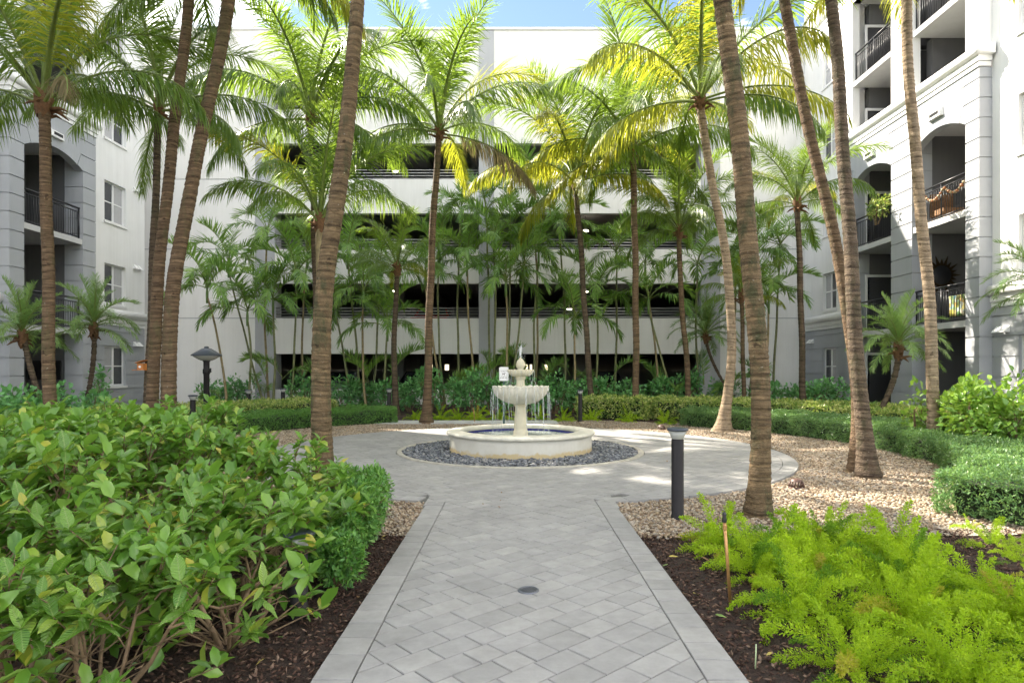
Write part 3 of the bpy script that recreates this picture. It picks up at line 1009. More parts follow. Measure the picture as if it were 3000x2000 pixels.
def window(S, u0, u1, z0, z1, n, parent, blind_far=True):
    "two sashes, white frame and sill; > pane, blind, sill"
    mb = MB()
    t = 0.055
    ub(mb, S, u0, u1, n - 0.16, n - 0.09, z0, z0 + t); ub(mb, S, u0, u1, n - 0.16, n - 0.09, z1 - t, z1)
    for a in (u0, (u0 + u1) / 2 - 0.04, u1 - t):
        w = 0.08 if a not in (u0, u1 - t) else t
        ub(mb, S, a, a + w, n - 0.16, n - 0.09, z0 + t, z1 - t)
    zm = (z0 + z1) / 2
    mid = (u0 + u1) / 2
    ub(mb, S, u0 + t, mid - 0.04, n - 0.15, n - 0.105, zm - 0.02, zm + 0.02)
    ub(mb, S, mid + 0.04, u1 - t, n - 0.15, n - 0.105, zm - 0.02, zm + 0.02)
    fr = mb.build('window', M['frame'], parent)
    for a, b_, far in ((u0 + t, mid - 0.04, False), (mid + 0.04, u1 - t, True)):
        for za, zb in ((z0 + t, zm - 0.02), (zm + 0.02, z1 - t)):
            q = MB(); ub(q, S, a, b_, n - 0.14, n - 0.125, za, zb)
            q.build('pane', M['blind'] if (far == blind_far) else M['glass'], fr)
    q = MB(); ub(q, S, u0 - 0.05, u1 + 0.05, n - 0.10, n + 0.05, z0 - 0.09, z0 - 0.005)
    q.build('sill', M['trim'], fr)
    return fr


def cornice(S, u0, u1, n, z0, z1, parent, ret0=False, ret1=False):
    "two fascias and a half-round roll, returned round the ends where asked; > roll"
    h = z1 - z0
    a0 = u0 - (0.07 if ret0 else 0); a1 = u1 + (0.07 if ret1 else 0)
    mb = MB()
    ub(mb, S, a0 + 0.035 * ret0, a1 - 0.035 * ret1, n - 0.30, n + 0.035, z0, z0 + h * 0.22)
    ub(mb, S, a0, a1, n - 0.30, n + 0.07, z0 + h * 0.22 + 0.012, z0 + h * 0.5)
    c = mb.build('cornice', M['trim'], parent)
    r = h * 0.25
    zc = z0 + h * 0.75
    prof = [(n - 0.30, zc - r)] + [(n + 0.07 + r * 0.85 * cos(t_), zc + r * sin(t_)) for t_ in np.linspace(-pi / 2, pi / 2, 11)] + [(n - 0.30, zc + r)]
    mb = MB()
    e0 = a0 - (r * 0.85 if ret0 else 0); e1 = a1 + (r * 0.85 if ret1 else 0)
    k = len(prof)
    vs, fs = [], []
    rows = []
    if ret0: rows += [(a0 - r * 0.85 * cos(q), q) for q in np.linspace(0.0, pi / 2, 4)]
    else: rows += [(a0, None)]
    if ret1: rows += [(a1 + r * 0.85 * cos(q), q) for q in np.linspace(pi / 2, 0, 4)]
    else: rows += [(a1, None)]
    for u, q in rows:
        for (nn, zz) in prof:
            f = 1.0 if q is None else (0.45 + 0.55 * sin(q))
            vs.append(S.pt(u, zc + (zz - zc) * f if nn > n + 0.06 else zz, nn if nn <= n else n + (nn - n) * (1.0 if q is None else f)))
    for i in range(len(rows) - 1):
        for j in range(k - 1):
            fs.append((i * k + j, i * k + j + 1, (i + 1) * k + j + 1, (i + 1) * k + j))
    mb.add(vs, fs, True)
    mb.f.append(tuple(range(k))); mb.sm.append(False)
    mb.f.append(tuple(range((len(rows) - 1) * k, len(rows) * k))); mb.sm.append(False)
    mb.build('roll', M['trim'], c)


def railing(S, u0, u1, n, z, parent, h=1.05):
    mb = MB()
    mb.tube([S.pt(u0, z + h, n), S.pt(u1, z + h, n)], 0.032, 8)
    mb.tube([S.pt(u0, z + h - 0.13, n), S.pt(u1, z + h - 0.13, n)], 0.018, 6)
    mb.tube([S.pt(u0, z + 0.08, n), S.pt(u1, z + 0.08, n)], 0.018, 6)
    for u in (u0 + 0.03, (u0 + u1) / 2, u1 - 0.03):
        mb.tube([S.pt(u, z, n), S.pt(u, z + h, n)], 0.024, 6)
    k = int((u1 - u0) / 0.105)
    for i in range(1, k):
        u = u0 + (u1 - u0) * i / k
        mb.tube([S.pt(u, z + 0.08, n), S.pt(u, z + h - 0.13, n)], 0.0085, 5)
    mb.build('railing', M['iron'], parent)


def door(S, u0, u1, z, n, parent, h=2.15, mat='curtain'):
    mb = MB()
    ub(mb, S, u0, u0 + 0.08, n, n + 0.05, z, z + h); ub(mb, S, u1 - 0.08, u1, n, n + 0.05, z, z + h)
    ub(mb, S, u0 + 0.08, u1 - 0.08, n, n + 0.05, z + h - 0.09, z + h)
    ub(mb, S, (u0 + u1) / 2 - 0.03, (u0 + u1) / 2 + 0.03, n, n + 0.035, z, z + h - 0.09)
    f = mb.build('balcony_door', M['frame'], parent)
    q = MB(); ub(q, S, u0 + 0.08, u1 - 0.08, n + 0.003, n + 0.015, z, z + h - 0.09)
    q.build('glass_panel', M[mat], f)


def side_door(S, u, n0, n1, z, parent, h=2.12):
    "door in the side wall of a recess, facing back along the court"
    mb = MB()
    ub(mb, S, u - 0.05, u, n0, n0 + 0.08, z, z + h); ub(mb, S, u - 0.05, u, n1 - 0.08, n1, z, z + h)
    ub(mb, S, u - 0.05, u, n0 + 0.08, n1 - 0.08, z + h - 0.09, z + h)
    f = mb.build('balcony_door', M['frame'], parent)
    q = MB(); ub(q, S, u - 0.02, u - 0.004, n0 + 0.08, n1 - 0.08, z, z + h - 0.09)
    q.build('glass_panel', M['curtain'], f)


def course(S, u0, u1, n0, n1, z0, z1, parent):
    mb = MB(); ub(mb, S, u0, u1, n0, n1, z0, z1)
    mb.build('course', M['grey'], parent)


def vent(S, u, z, n, parent):
    "tapered hood with a dark slot"
    mb = MB()
    w, h = 0.30, 0.13
    f0 = [(u - w, z - h), (u + w, z - h), (u + w, z + h), (u - w, z + h)]
    f1 = [(u - w * 0.9, z - h * 0.9), (u + w * 0.9, z - h * 0.9), (u + w * 0.8, z + h * 0.6), (u - w * 0.8, z + h * 0.6)]
    vs = [S.pt(a, b_, n) for a, b_ in f0] + [S.pt(a, b_, n + 0.10) for a, b_ in f1]
    mb.add(vs, [(0, 1, 2, 3), (7, 6, 5, 4), (0, 1, 5, 4), (1, 2, 6, 5), (2, 3, 7, 6), (3, 0, 4, 7)])
    v = mb.build('vent_hood', M['trim'], parent)
    q = MB(); ub(q, S, u - w * 0.66, u + w * 0.66, n + 0.095, n + 0.104, z - h * 0.4, z + h * 0.35); q.build('vent_slot', M['black'], v)


def dryer_vent(S, u, z, n, parent):
    for du in (-0.14, 0.14):
        mb = MB()
        mb.add([S.pt(u + du - 0.09, z - 0.08, n), S.pt(u + du + 0.09, z - 0.08, n), S.pt(u + du + 0.09, z + 0.09, n), S.pt(u + du - 0.09, z + 0.09, n),
                S.pt(u + du - 0.09, z - 0.08, n + 0.16), S.pt(u + du + 0.09, z - 0.08, n + 0.16)],
               [(0, 1, 2, 3), (0, 4, 5, 1), (3, 2, 5, 4), (0, 3, 4), (1, 5, 2)])
        mb.build('wall_vent', M['trim'], parent)


NB, TH_W = 0.35, 0.27      # how far the balcony bay stands out; its wall thickness


def building(S, root, bay, ops, segs, wins, top, tops):
    b0, b1 = bay
    # --- plain wall segments: grey rusticated ground storey, cornice, white above
    for (u0, u1), top in zip(segs, tops):
        wo = [(a, b_, z0, z1) for a, b_ in wins for z0, z1 in WZ if a > u0 and b_ < u1]
        mb = MB(); wall_grid(mb, S, u0, u1, 3.16, top, -0.30, 0.0, wo); mb.build('upper_wall', M['white'], root)
        mb = MB(); wall_grid(mb, S, u0, u1, -0.1, 3.159, -0.30, -0.032, wo); mb.build('lower_wall', M['grey'], root)
        zz = [-0.1] + ZG[:6] + [3.15]
        for z0, z1 in zip(zz[:-1], zz[1:]):
            cut = [(a, b_) for a, b_ in wins if a > u0 and b_ < u1 and z1 > 0.85 and z0 < 2.36]
            us = [u0] + [q for c in cut for q in c] + [u1]
            if cut and (z0 < 0.80 or z1 > 2.4):
                # keep the courses whole above and below the window
                zc0, zc1 = (z0 + 0.017, 0.80) if z0 < 0.80 else (2.375, z1 - 0.017)
                if zc1 - zc0 > 0.03:
                    for a, b_ in cut: course(S, a, b_, -0.035, 0.0, zc0, zc1, root)
            for a, b_ in zip(us[::2], us[1::2]):
                course(S, a, b_, -0.035, 0.0, z0 + 0.017, z1 - 0.017, root)
        cornice(S, u0, u1, 0.0, 3.15, 3.74, root)
        cornice(S, u0, u1, 0.0, 15.5, 16.1, root)
        for a, b_ in wins:
            if a > u0 and b_ < u1:
                for i, (z0, z1) in enumerate(WZ):
                    window(S, a, b_, z0, z1, 0.0, root, blind_far=(i % 3 != 0))
    # --- the bay
    top = tops[0]
    n0, n1 = NB - TH_W, NB
    piers = []
    edges = [b0] + [q for o in sorted(ops) for q in o] + [b1]
    for a, b_ in zip(edges[::2], edges[1::2]): piers.append((a, b_))
    for a, b_ in piers:
        mb = MB(); ub(mb, S, a + 0.025, b_ - 0.025, -0.3, n1 - 0.03, -0.1, 9.6); mb.build('pier', M['grey'], root)
        zz = [-0.1] + ZG[:16]
        for z0, z1 in zip(zz[:-1], zz[1:]):
            course(S, a, b_, -0.28, n1, z0 + 0.017, z1 - 0.017, root)
        # courses beside the arches: slanted ends towards the opening
        lo, hi = SPRING + 0.017, ZG[16] - 0.008
        for k, (z0, z1) in enumerate(((SPRING, ZG[16]), (ZG[16], ZG[17]), (ZG[17], 9.6))):
            mb = MB()
            mb.prism([(a, z0 + 0.017), (b_, z0 + 0.017), (b_, z1 - 0.017), (a, z1 - 0.017)], S.pt, -0.28, n1)
            mb.build('course', M['grey'], root)
    for (a, b_) in ops:
        c, w = (a + b_) / 2, (b_ - a) / 2
        rise = CROWN - SPRING
        R = (w * w + rise * rise) / (2 * rise)
        def arch(u): return CROWN - R + sqrt(max(0, R * R - (u - c) ** 2))
        us = np.linspace(a, b_, 21)
        # haunch pieces and keystone panel with slanted joints
        jl = [0.80, 0.52]          # where the slanted joints meet the arch, as share of the half width
        zt = [ZG[16], ZG[17], 9.6]
        for sg in (-1, 1):
            prev = [(c + sg * w, SPRING + 0.017)]
            f0 = 1.0
            for k in range(2):
                f1 = jl[k]
                arc = [(c + sg * w * f, arch(c + sg * w * f)) for f in np.linspace(f0, f1, 6)]
                zlo = SPRING + 0.017 if k == 0 else ZG[16] + 0.017
                ztop = zt[k] - 0.017
                xk = c + sg * (w * f1 + 0.16 * (k + 1) * 0.9)
                xp = c + sg * (w * f0 + 0.16 * k * 0.9)
                poly = arc + [(min(xk, c + w) if sg > 0 else max(xk, c - w), ztop), (c + sg * w, ztop)]
                if k == 1:
                    e = min(xp, c + w) if sg > 0 else max(xp, c - w)
                    poly = [(q[0] - sg * 0.03, q[1]) for q in arc] + [(xk - sg * 0.03, ztop), (c + sg * w, ztop), (c + sg * w, zlo), (e - sg * 0.0, zlo)]
                mb = MB(); mb.prism(poly, S.pt, n0, n1); mb.build('arch_stone', M['grey'], root)
                f0 = f1
        xk = w * jl[1] + 0.16 * 2 * 0.9
        poly = [(c + w * f - (0.03 if f > 0 else -0.03), arch(c + w * f)) for f in np.linspace(jl[1], -jl[1], 11)]
        poly += [(c - xk + 0.03, ZG[17] - 0.017), (c - w, ZG[17] + 0.017), (c - w, 9.59), (c + w, 9.59), (c + w, ZG[17] + 0.017), (c + xk - 0.03, ZG[17] - 0.017)]
        mb = MB(); mb.prism(poly, S.pt, n0, n1 + 0.002); mb.build('arch_stone', M['grey'], root)
        mb = MB(); mb.prism([(u, arch(u) + 0.03) for u in us] + [(b_, 9.58), (a, 9.58)], S.pt, n0 - 0.02, n1 - 0.03); mb.build('arch_core', M['grey'], root)
        vent(S, c, 9.0, n1 + 0.002, root)
        # balcony recess, slabs, railings
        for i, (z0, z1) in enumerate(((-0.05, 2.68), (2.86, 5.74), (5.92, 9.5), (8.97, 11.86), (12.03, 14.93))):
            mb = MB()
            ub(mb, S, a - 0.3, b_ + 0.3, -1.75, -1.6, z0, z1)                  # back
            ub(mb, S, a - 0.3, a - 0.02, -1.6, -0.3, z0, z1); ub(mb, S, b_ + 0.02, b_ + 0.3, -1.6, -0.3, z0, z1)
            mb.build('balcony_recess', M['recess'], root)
        for z0, z1 in ((2.68, 2.86), (5.74, 5.92), (8.97 - 0.18, 8.97), (11.86, 12.03), (14.93, 15.1)):
            mb = MB()
            nn = n1 - 0.03 if z0 < 8 or z0 > 9.5 else n0 - 0.05
            ub(mb, S, a - 0.018, b_ + 0.018, -1.75, nn, z0, z1); mb.build('balcony_slab', M['slab_edge'], root)
        for z in (2.86, 5.92, 12.03):
            railing(S, a, b_, n1 - 0.13, z, root)
        for z in (0.0, 2.86, 5.92, 8.97, 12.03):
            if a > 20.5:
                side_door(S, b_ + 0.02, -1.20, -0.12, z, root)
            else:
                door(S, c - 0.55, c + 0.95, z, -1.6, root)
    mb = MB(); wall_grid(mb, S, b0, b1, 10.0, top, n0, n1, [(a, b_, 10.0, 11.86) for a, b_ in ops] + [(a, b_, 11.86, 14.93) for a, b_ in ops])
    ub(mb, S, b0, b0 + 0.2, -0.3, n0, 10.0, top); ub(mb, S, b1 - 0.2, b1, -0.3, n0, 10.0, top)
    mb.build('bay_upper_wall', M['white'], root)
    cornice(S, b0, b1, n1, 9.605, 10.16, root, True, True)
    # roof and body behind the walls
    u0 = min(s[0] for s in segs); u1 = max(s[1] for s in segs)
    mb = MB(); ub(mb, S, u0, bay[1], -9.0, -0.31, top - 0.8, top - 0.5); mb.build('roof', M['grey'], root)
    mb = MB(); ub(mb, S, bay[1] + 0.01, u1, -9.0, -0.31, tops[1] - 0.8, tops[1] - 0.5); mb.build('roof', M['grey'], root)
    mb = MB(); ub(mb, S, u1 - 0.3, u1, -9.0, -0.31, -0.1, tops[1]); mb.build('end_wall', M['white'], root)
    mb = MB(); ub(mb, S, bay[1] - 0.3, bay[1], -9.0, -0.31, 15.0, top); mb.build('end_wall', M['white'], root)
    mb = MB(); ub(mb, S, u0, u0 + 0.3, -9.0, -0.31, -0.1, top); mb.build('end_wall', M['white'], root)
    mb = MB(); ub(mb, S, u0 + 0.31, u1 - 0.31, -9.0, -8.8, -0.1, tops[1]); mb.build('rear_wall', M['white'], root)


WZ = [(0.89 + 3.05 * k, 2.37 + 3.05 * k) for k in range(5)]
SL, SR = Side(-15.0, 1), Side(12.8, -1)
left_b = thing('apartment_building', 'white apartment building with one grey arched balcony bay on the left', 'apartment building', (-15, 20, 0))
building(SL, left_b, (18.44, 22.26), [(19.0, 21.6)], [(4.0, 18.44), (22.26, 25.8)], [(23.27, 24.54), (15.0, 16.3)], 20.5, (20.5, 16.5))  # near part and bay: unseen extra height, added to shade the foreground
right_b = thing('apartment_building', 'sunlit white apartment building with two grey arched balcony bays on the right', 'apartment building', (12.8, 20, 0))
building(SR, right_b, (16.98, 23.9), [(17.5, 19.85), (20.95, 23.35)], [(7.0, 16.98), (23.9, 27.95)], [(25.2, 26.3), (14.9, 16.1)], 18.0, (18.0, 18.0))
for z in (2.5, 5.55, 8.6, 11.6):
    dryer_vent(SL, 25.25, z, 0.0, left_b)
    dryer_vent(SR, 27.3, z + 0.2, 0.0, right_b)
dryer_vent(SR, 16.6, 2.55, 0.0, right_b)

# ---- things on the balconies
# television on the left ground patio wall
p = SL.pt(21.6, 1.48, -0.92)
tv = thing('television', 'black flat television on the patio wall behind the left arch bay', 'television', p)
mb = MB(); ub(mb, SL, 21.53, 21.59, -1.46, -0.38, 1.16, 1.80); mb.build('screen', M['black'], tv)
mb = MB(); ub(mb, SL, 21.592, 21.618, -1.1, -0.8, 1.35, 1.6); mb.build('wall_mount', M['iron'], tv)

# sun-shaped ornament
p = SR.pt(19.86, 4.45, -0.55)
so = thing('sun_ornament', 'dark spiky sun-shaped ornament on the second-storey balcony wall', 'wall ornament', p)
mb = MB()
k = 20
poly = []
for i in range(2 * k):
    r_ = (0.62 if i % 4 == 0 else 0.5) if i % 2 == 0 else 0.33
    poly.append((-0.58 + r_ * cos(pi * i / k), 4.45 + r_ * sin(pi * i / k)))
mb.prism(poly, lambda a, b_, h_: SR.pt(h_, b_, a), 19.865, 19.835); mb.build('rays', plain('dark_bronze', (0.06, 0.04, 0.02), 0.4, 0.7), so)
mb = MB(); mb.lathe([(0.002, 0.06), (0.2, 0.05), (0.3, 0.0)], 20, (0, 0, 0))
mb.v = [SR.pt(19.834 - z, 4.45 + y, -0.58 + x) for x, y, z in mb.v]
mb.build('disc', M['iron'], so)

# garland of round gourds along the third-storey railing
gm = [plain('gourd_orange', (0.32, 0.12, 0.04), 0.5), plain('gourd_cream', (0.34, 0.26, 0.15), 0.5)]
gl = thing('garland', 'string of small orange and cream gourds hung on the third-storey railing', 'garland', SR.pt(18.2, 6.8, 0.27))
pts = []
for u in np.linspace(17.52, 19.7, 26):
    ph = (u - 17.52) / 0.9
    pts.append(np.array(SR.pt(u, 6.80 - 0.26 * sin(pi * (ph % 1.0)), 0.285)))
mb = MB(); mb.tube(pts, 0.006, 4); mb.build('string', M['twig'], gl)
for i in range(1, 26):
    mb = MB(); r_ = 0.038 + 0.014 * (i * 7 % 3) / 2
    mb.lathe([(0.002, -r_), (r_ * 0.75, -r_ * 0.7), (r_, 0), (r_ * 0.75, r_ * 0.7), (0.002, r_)], 8, tuple(pts[i] + np.array([-0.03, 0, -0.02])))
    mb.build('gourd', gm[i % 2], gl)

# wicker chair behind the garland
wc = thing('wicker_chair', 'tan wicker chair behind the third-storey railing', 'chair', SR.pt(19.1, 5.92, -0.5))
wm = plain('wicker', (0.20, 0.10, 0.04), 0.7, var=0.4, vscale=25, bump=0.6, bscale=60)
mb = MB(); ub(mb, SR, 19.05, 19.7, -0.75, -0.1, 6.2, 6.36); mb.build('seat', wm, wc)
mb = MB(); ub(mb, SR, 19.58, 19.7, -0.75, -0.1, 6.365, 6.9); mb.build('backrest', wm, wc)
for a in (19.09, 19.64):
    for b_ in (-0.70, -0.15):
        mb = MB(); mb.tube([SR.pt(a, 5.93, b_), SR.pt(a, 6.2, b_)], 0.025, 6); mb.build('leg', wm, wc)

# colourful towel on the second-storey railing
m, nt, b, out = new_mat('patterned_towel')
v = coords(nt)
vo = node(nt, 'ShaderNodeTexVoronoi', Scale=9.0); nt.links.new(v, vo.inputs['Vector'])
sp = nt.nodes.new('ShaderNodeSeparateColor'); nt.links.new(vo.outputs['Color'], sp.inputs['Color'])
r = ramp(nt, [(0, (0.10, 0.30, 0.35)), (0.35, (0.55, 0.50, 0.40)), (0.55, (0.45, 0.40, 0.08)), (0.75, (0.12, 0.25, 0.10)), (1, (0.5, 0.3, 0.1))])
nt.links.new(sp.outputs[0], r.inputs['Fac']); nt.links.new(r.outputs['Color'], b.inputs['Base Color']); b.inputs['Roughness'].default_value = 0.9
mb = MB()
vs, fs = [], []
for i, u in enumerate(np.linspace(17.56, 18.45, 15)):
    for j, z in enumerate((3.62, 3.4, 3.15, 3.02)):
        vs.append(SR.pt(u, z, 0.16 + 0.012 * sin(i * 1.7) * (j + 1) / 2))
for i in range(14):
    for j in range(3): fs.append((i * 4 + j, i * 4 + j + 1, i * 4 + j + 5, i * 4 + j + 4))
mb.add(vs, fs, True)
o = mb.build('towel', m); tag(o, 'patterned green and cream towel behind the second-storey balcony railing', 'towel')
sm_ = o.modifiers.new('thick', 'SOLIDIFY'); sm_.thickness = 0.012

# dark planter box on the fourth-storey balcony
pb = thing('planter_box', 'dark purple-grey storage box standing on the fourth-storey balcony', 'box', SR.pt(22, 9.97, 0.2))
pm = plain('dark_resin', (0.075, 0.065, 0.10), 0.45)
mb = MB(); ub(mb, SR, 21.2, 22.85, -0.55, 0.02, 8.98, 10.35); mb.build('body', pm, pb)
mb = MB(); ub(mb, SR, 21.16, 22.89, -0.58, 0.05, 10.352, 10.42); mb.build('lid', pm, pb)
# ================================================================== fountain
FX, FY = 0.128, 11.87
ft = thing('fountain', 'two-tier cream cast-stone fountain in a round white basin', 'fountain', (FX, FY, 0))
c = (FX, FY, 0)
m, nt, b, out = new_mat('basin_stucco')
v = coords(nt)
n1 = node(nt, 'ShaderNodeTexNoise', Scale=2.5, Detail=7.0, Roughness=0.65); nt.links.new(v, n1.inputs['Vector'])
r = ramp(nt, [(0.3, (0.54, 0.51, 0.44)), (0.7, (0.64, 0.62, 0.56))]); nt.links.new(n1.outputs['Fac'], r.inputs['Fac'])
# ochre water stain creeping up from the foot with a ragged edge
sx = nt.nodes.new('ShaderNodeSeparateXYZ'); nt.links.new(v, sx.inputs['Vector'])
n2 = node(nt, 'ShaderNodeTexNoise', Scale=9.0, Detail=6.0); nt.links.new(v, n2.inputs['Vector'])
ma = node(nt, 'ShaderNodeMath', operation='MULTIPLY_ADD'); ma.inputs[1].default_value = 0.20; nt.links.new(n2.outputs['Fac'], ma.inputs[0])
mn = node(nt, 'ShaderNodeMath', operation='MULTIPLY'); mn.inputs[1].default_value = -1.0; nt.links.new(sx.outputs['Z'], mn.inputs[0])
nt.links.new(mn.outputs[0], ma.inputs[2])
r2 = ramp(nt, [(0.0, (0, 0, 0)), (0.04, (0.75, 0.75, 0.75))]); nt.links.new(ma.outputs[0], r2.inputs['Fac'])
mx = node(nt, 'ShaderNodeMixRGB'); mx.inputs['Color2'].default_value = (0.52, 0.38, 0.16, 1)
nt.links.new(r2.outputs['Color'], mx.inputs['Fac']); nt.links.new(r.outputs['Color'], mx.inputs['Color1'])
nt.links.new(mx.outputs['Color'], b.inputs['Base Color']); b.inputs['Roughness'].default_value = 0.8
M['basin'] = m

mb = MB(); mb.lathe([(1.10, -0.02), (1.10, 0.30), (1.32, 0.30), (1.32, -0.02)], 96, c, smooth=False); mb.build('basin_wall', M['basin'], ft)
mb = MB()
prof = [(1.075, 0.302), (1.345, 0.302)] + [(1.345 + 0.034 * cos(t_), 0.336 + 0.034 * sin(t_)) for t_ in np.linspace(-pi / 2, pi / 2, 8)] + [(1.10, 0.382), (1.085, 0.370)]
mb.lathe(prof, 96, c, close=True); mb.build('rim', M['cast_white'], ft)
mb = MB(); mb.lathe([(1.0805, 0.18), (1.0805, 0.301), (1.099, 0.301), (1.099, 0.18)], 96, c, close=True, smooth=False); mb.build('tile_band', M['tile'], ft)
mb = MB(); mb.lathe([(0.002, 0.05), (1.10, 0.05)], 64, c); mb.build('basin_floor', plain('basin_floor_blue', (0.16, 0.22, 0.28), 0.6), ft)
# water surface with ripple rings where the streams land
vs, fs = [], []
nr, na = 46, 120
for i in range(nr):
    r_ = 0.10 + (1.078 - 0.10) * i / (nr - 1)
    for j in range(na):
        a = 2 * pi * j / na
        z = 0.258 + 0.0045 * sin(r_ * 95 + 3 * sin(a * 5)) * exp(-((r_ - 0.52) / 0.22) ** 2) + 0.002 * sin(r_ * 40 + a * 9)
        vs.append((FX + r_ * cos(a), FY + r_ * sin(a), z))
for i in range(nr - 1):
    for j in range(na):
        fs.append((i * na + j, i * na + (j + 1) % na, (i + 1) * na + (j + 1) % na, (i + 1) * na + j))
mb = MB(); mb.add(vs, fs, True); mb.build('pool_water', M['water'], ft)
# pedestal
mb = MB(); mb.lathe([(0.135, 0.06), (0.135, 0.345), (0.128, 0.36), (0.122, 0.375), (0.124, 0.40), (0.112, 0.62), (0.102, 0.80), (0.106, 0.815), (0.122, 0.822), (0.128, 0.838), (0.122, 0.852), (0.115, 0.86)], 40, c)
mb.build('pedestal', M['cast'], ft)


def bowl(name, R, z0, z1, r0, lobes, depth, amp, zamp, mat):
    prof = []
    for i in range(15):
        s = i / 14
        prof.append((r0 + (R - r0) * (sin(s * pi / 2) ** 0.92 if s > 0 else 0), z0 + (z1 - z0) * (1 - cos(s * pi / 2)) ** 0.86))
    k = len(prof)
    prof += [(R * 1.015, z1 + 0.012), (R * 1.0, z1 + 0.022), (R * 0.95, z1 + 0.012), (R * 0.7, z1 - depth * 0.5), (0.08, z1 - depth)]
    def mod(i, a, r_, z):
        s = min(i / 14.0, 1.0)
        w = abs(sin(a * lobes / 2))
        rr_ = r_ * (1 + amp * s * (w - 0.6))
        zz = z + (zamp * (w - 0.5) * s ** 3 if i < k + 3 else 0)
        return rr_, zz
    mb = MB(); mb.lathe(prof, lobes * 8, c, mod)
    return mb.build(name, mat, ft)


bowl('large_bowl', 0.515, 0.855, 1.165, 0.115, 24, 0.10, 0.06, 0.022, M['cast_white'])
mb = MB(); mb.lathe([(0.003, 1.145), (0.47, 1.145)], 48, c); o = mb.build('bowl_water', M['water'], ft)
mb = MB(); mb.lathe([(0.082, 1.08), (0.080, 1.20), (0.076, 1.29), (0.080, 1.315), (0.094, 1.322), (0.097, 1.345), (0.092, 1.362), (0.086, 1.37)], 32, c)
mb.build('upper_pedestal', M['cast'], ft)
bowl('small_bowl', 0.243, 1.366, 1.475, 0.086, 20, 0.05, 0.05, 0.010, M['cast'])
mb = MB(); mb.lathe([(0.003, 1.466), (0.22, 1.466)], 32, c); mb.build('bowl_water', M['water'], ft)
mb = MB()
prof = [(0.03, 1.44), (0.045, 1.475), (0.055, 1.495)]
for i in range(13):
    t_ = i / 12
    prof.append((max(0.002, 0.087 * sin(pi * (0.16 + 0.84 * t_)) ** 0.85), 1.50 + 0.225 * t_))
mb.lathe(prof, 28, c); mb.build('egg_finial', M['cast'], ft)


# falling strands: each a wavering thread of water
def strand(r_, a, z0, z1, out_, w, seed):
    g = random.Random(seed)
    pts, rs = [], []
    k = 13
    ph, ph2 = g.uniform(0, 6), g.uniform(0, 6)
    for i in range(k):
        t_ = i / (k - 1)
        rr_ = r_ + out_ * sqrt(t_) + 0.010 * sin(t_ * 9 + ph) * t_
        aa_ = a + (0.016 * sin(t_ * 7 + ph2) * t_) / r_
        pts.append((FX + rr_ * cos(aa_), FY + rr_ * sin(aa_), z0 + 0.012 * sin(pi * min(1, t_ * 6)) - (z0 - z1) * t_ ** 1.35))
        rs.append(w * (0.9 + 0.5 * sin(t_ * 17 + ph)) * (1.15 - 0.5 * t_))
    mb = MB(); mb.tube(pts, rs, 5)
    return mb


sid = 0
for i in range(24):
    base = 2 * pi * (i + 0.5) / 24
    mb_all = MB()
    for j in range(random.choice([1, 2, 2, 3, 4])):
        sid += 1
        s = strand(0.52, base + random.uniform(-0.10, 0.10), 1.168, random.choice([0.27, 0.27, 0.5, 0.65]), random.uniform(0.02, 0.06), random.uniform(0.0022, 0.0048), sid)
        mb_all.add(s.v, s.f, True)
    mb_all.build('water_stream', M['stream'], ft)
for i in range(18):
    base = 2 * pi * (i + 0.5) / 18
    mb_all = MB()
    for j in range(random.choice([1, 2, 2])):
        sid += 1
        s = strand(0.248, base + random.uniform(-0.1, 0.1), 1.478, 1.15, random.uniform(0.0, 0.04), random.uniform(0.0016, 0.0030), sid)
        mb_all.add(s.v, s.f, True)
    mb_all.build('water_stream', M['stream'], ft)
# jet and spray at the top
mb = MB()
for j in range(16):
    a = random.uniform(0, 2 * pi); h = random.uniform(0.10, 0.27); o_ = random.uniform(0.01, 0.06)
    pts = [(FX + o_ * t_ * cos(a) + 0.006 * sin(t_ * 9 + j), FY + o_ * t_ * sin(a), 1.715 + h * (2.2 * t_ - 1.2 * t_ * t_)) for t_ in np.linspace(0, 1, 9)]
    mb.tube(pts, [0.006 * (1.1 - 0.8 * t_) for t_ in np.linspace(0, 1, 9)], 5)
for j in range(90):
    a = random.uniform(0, 2 * pi); o_ = abs(random.gauss(0, 0.06)); z = 1.70 + abs(random.gauss(0.08, 0.09))
    r_ = random.uniform(0.0025, 0.006)
    mb.lathe([(0.0003, -r_), (r_, 0), (0.0003, r_)], 5, (FX + o_ * cos(a), FY + o_ * sin(a), z))
mb.build('water_jet', M['foam'], ft)
mb = MB()
for j in range(260):      # drops kicked up where the streams land
    a = random.uniform(0, 2 * pi); o_ = random.gauss(0.56, 0.06); z = 0.265 + abs(random.gauss(0, 0.03))
    r_ = random.uniform(0.002, 0.005)
    mb.lathe([(0.0003, -r_), (r_, 0), (0.0003, r_)], 5, (FX + o_ * cos(a), FY + o_ * sin(a), z))
o = mb.build('splash', M['foam'], ft)
# ================================================================== palms
def nrm(a): return a / (np.linalg.norm(a, axis=-1, keepdims=True) + 1e-9)


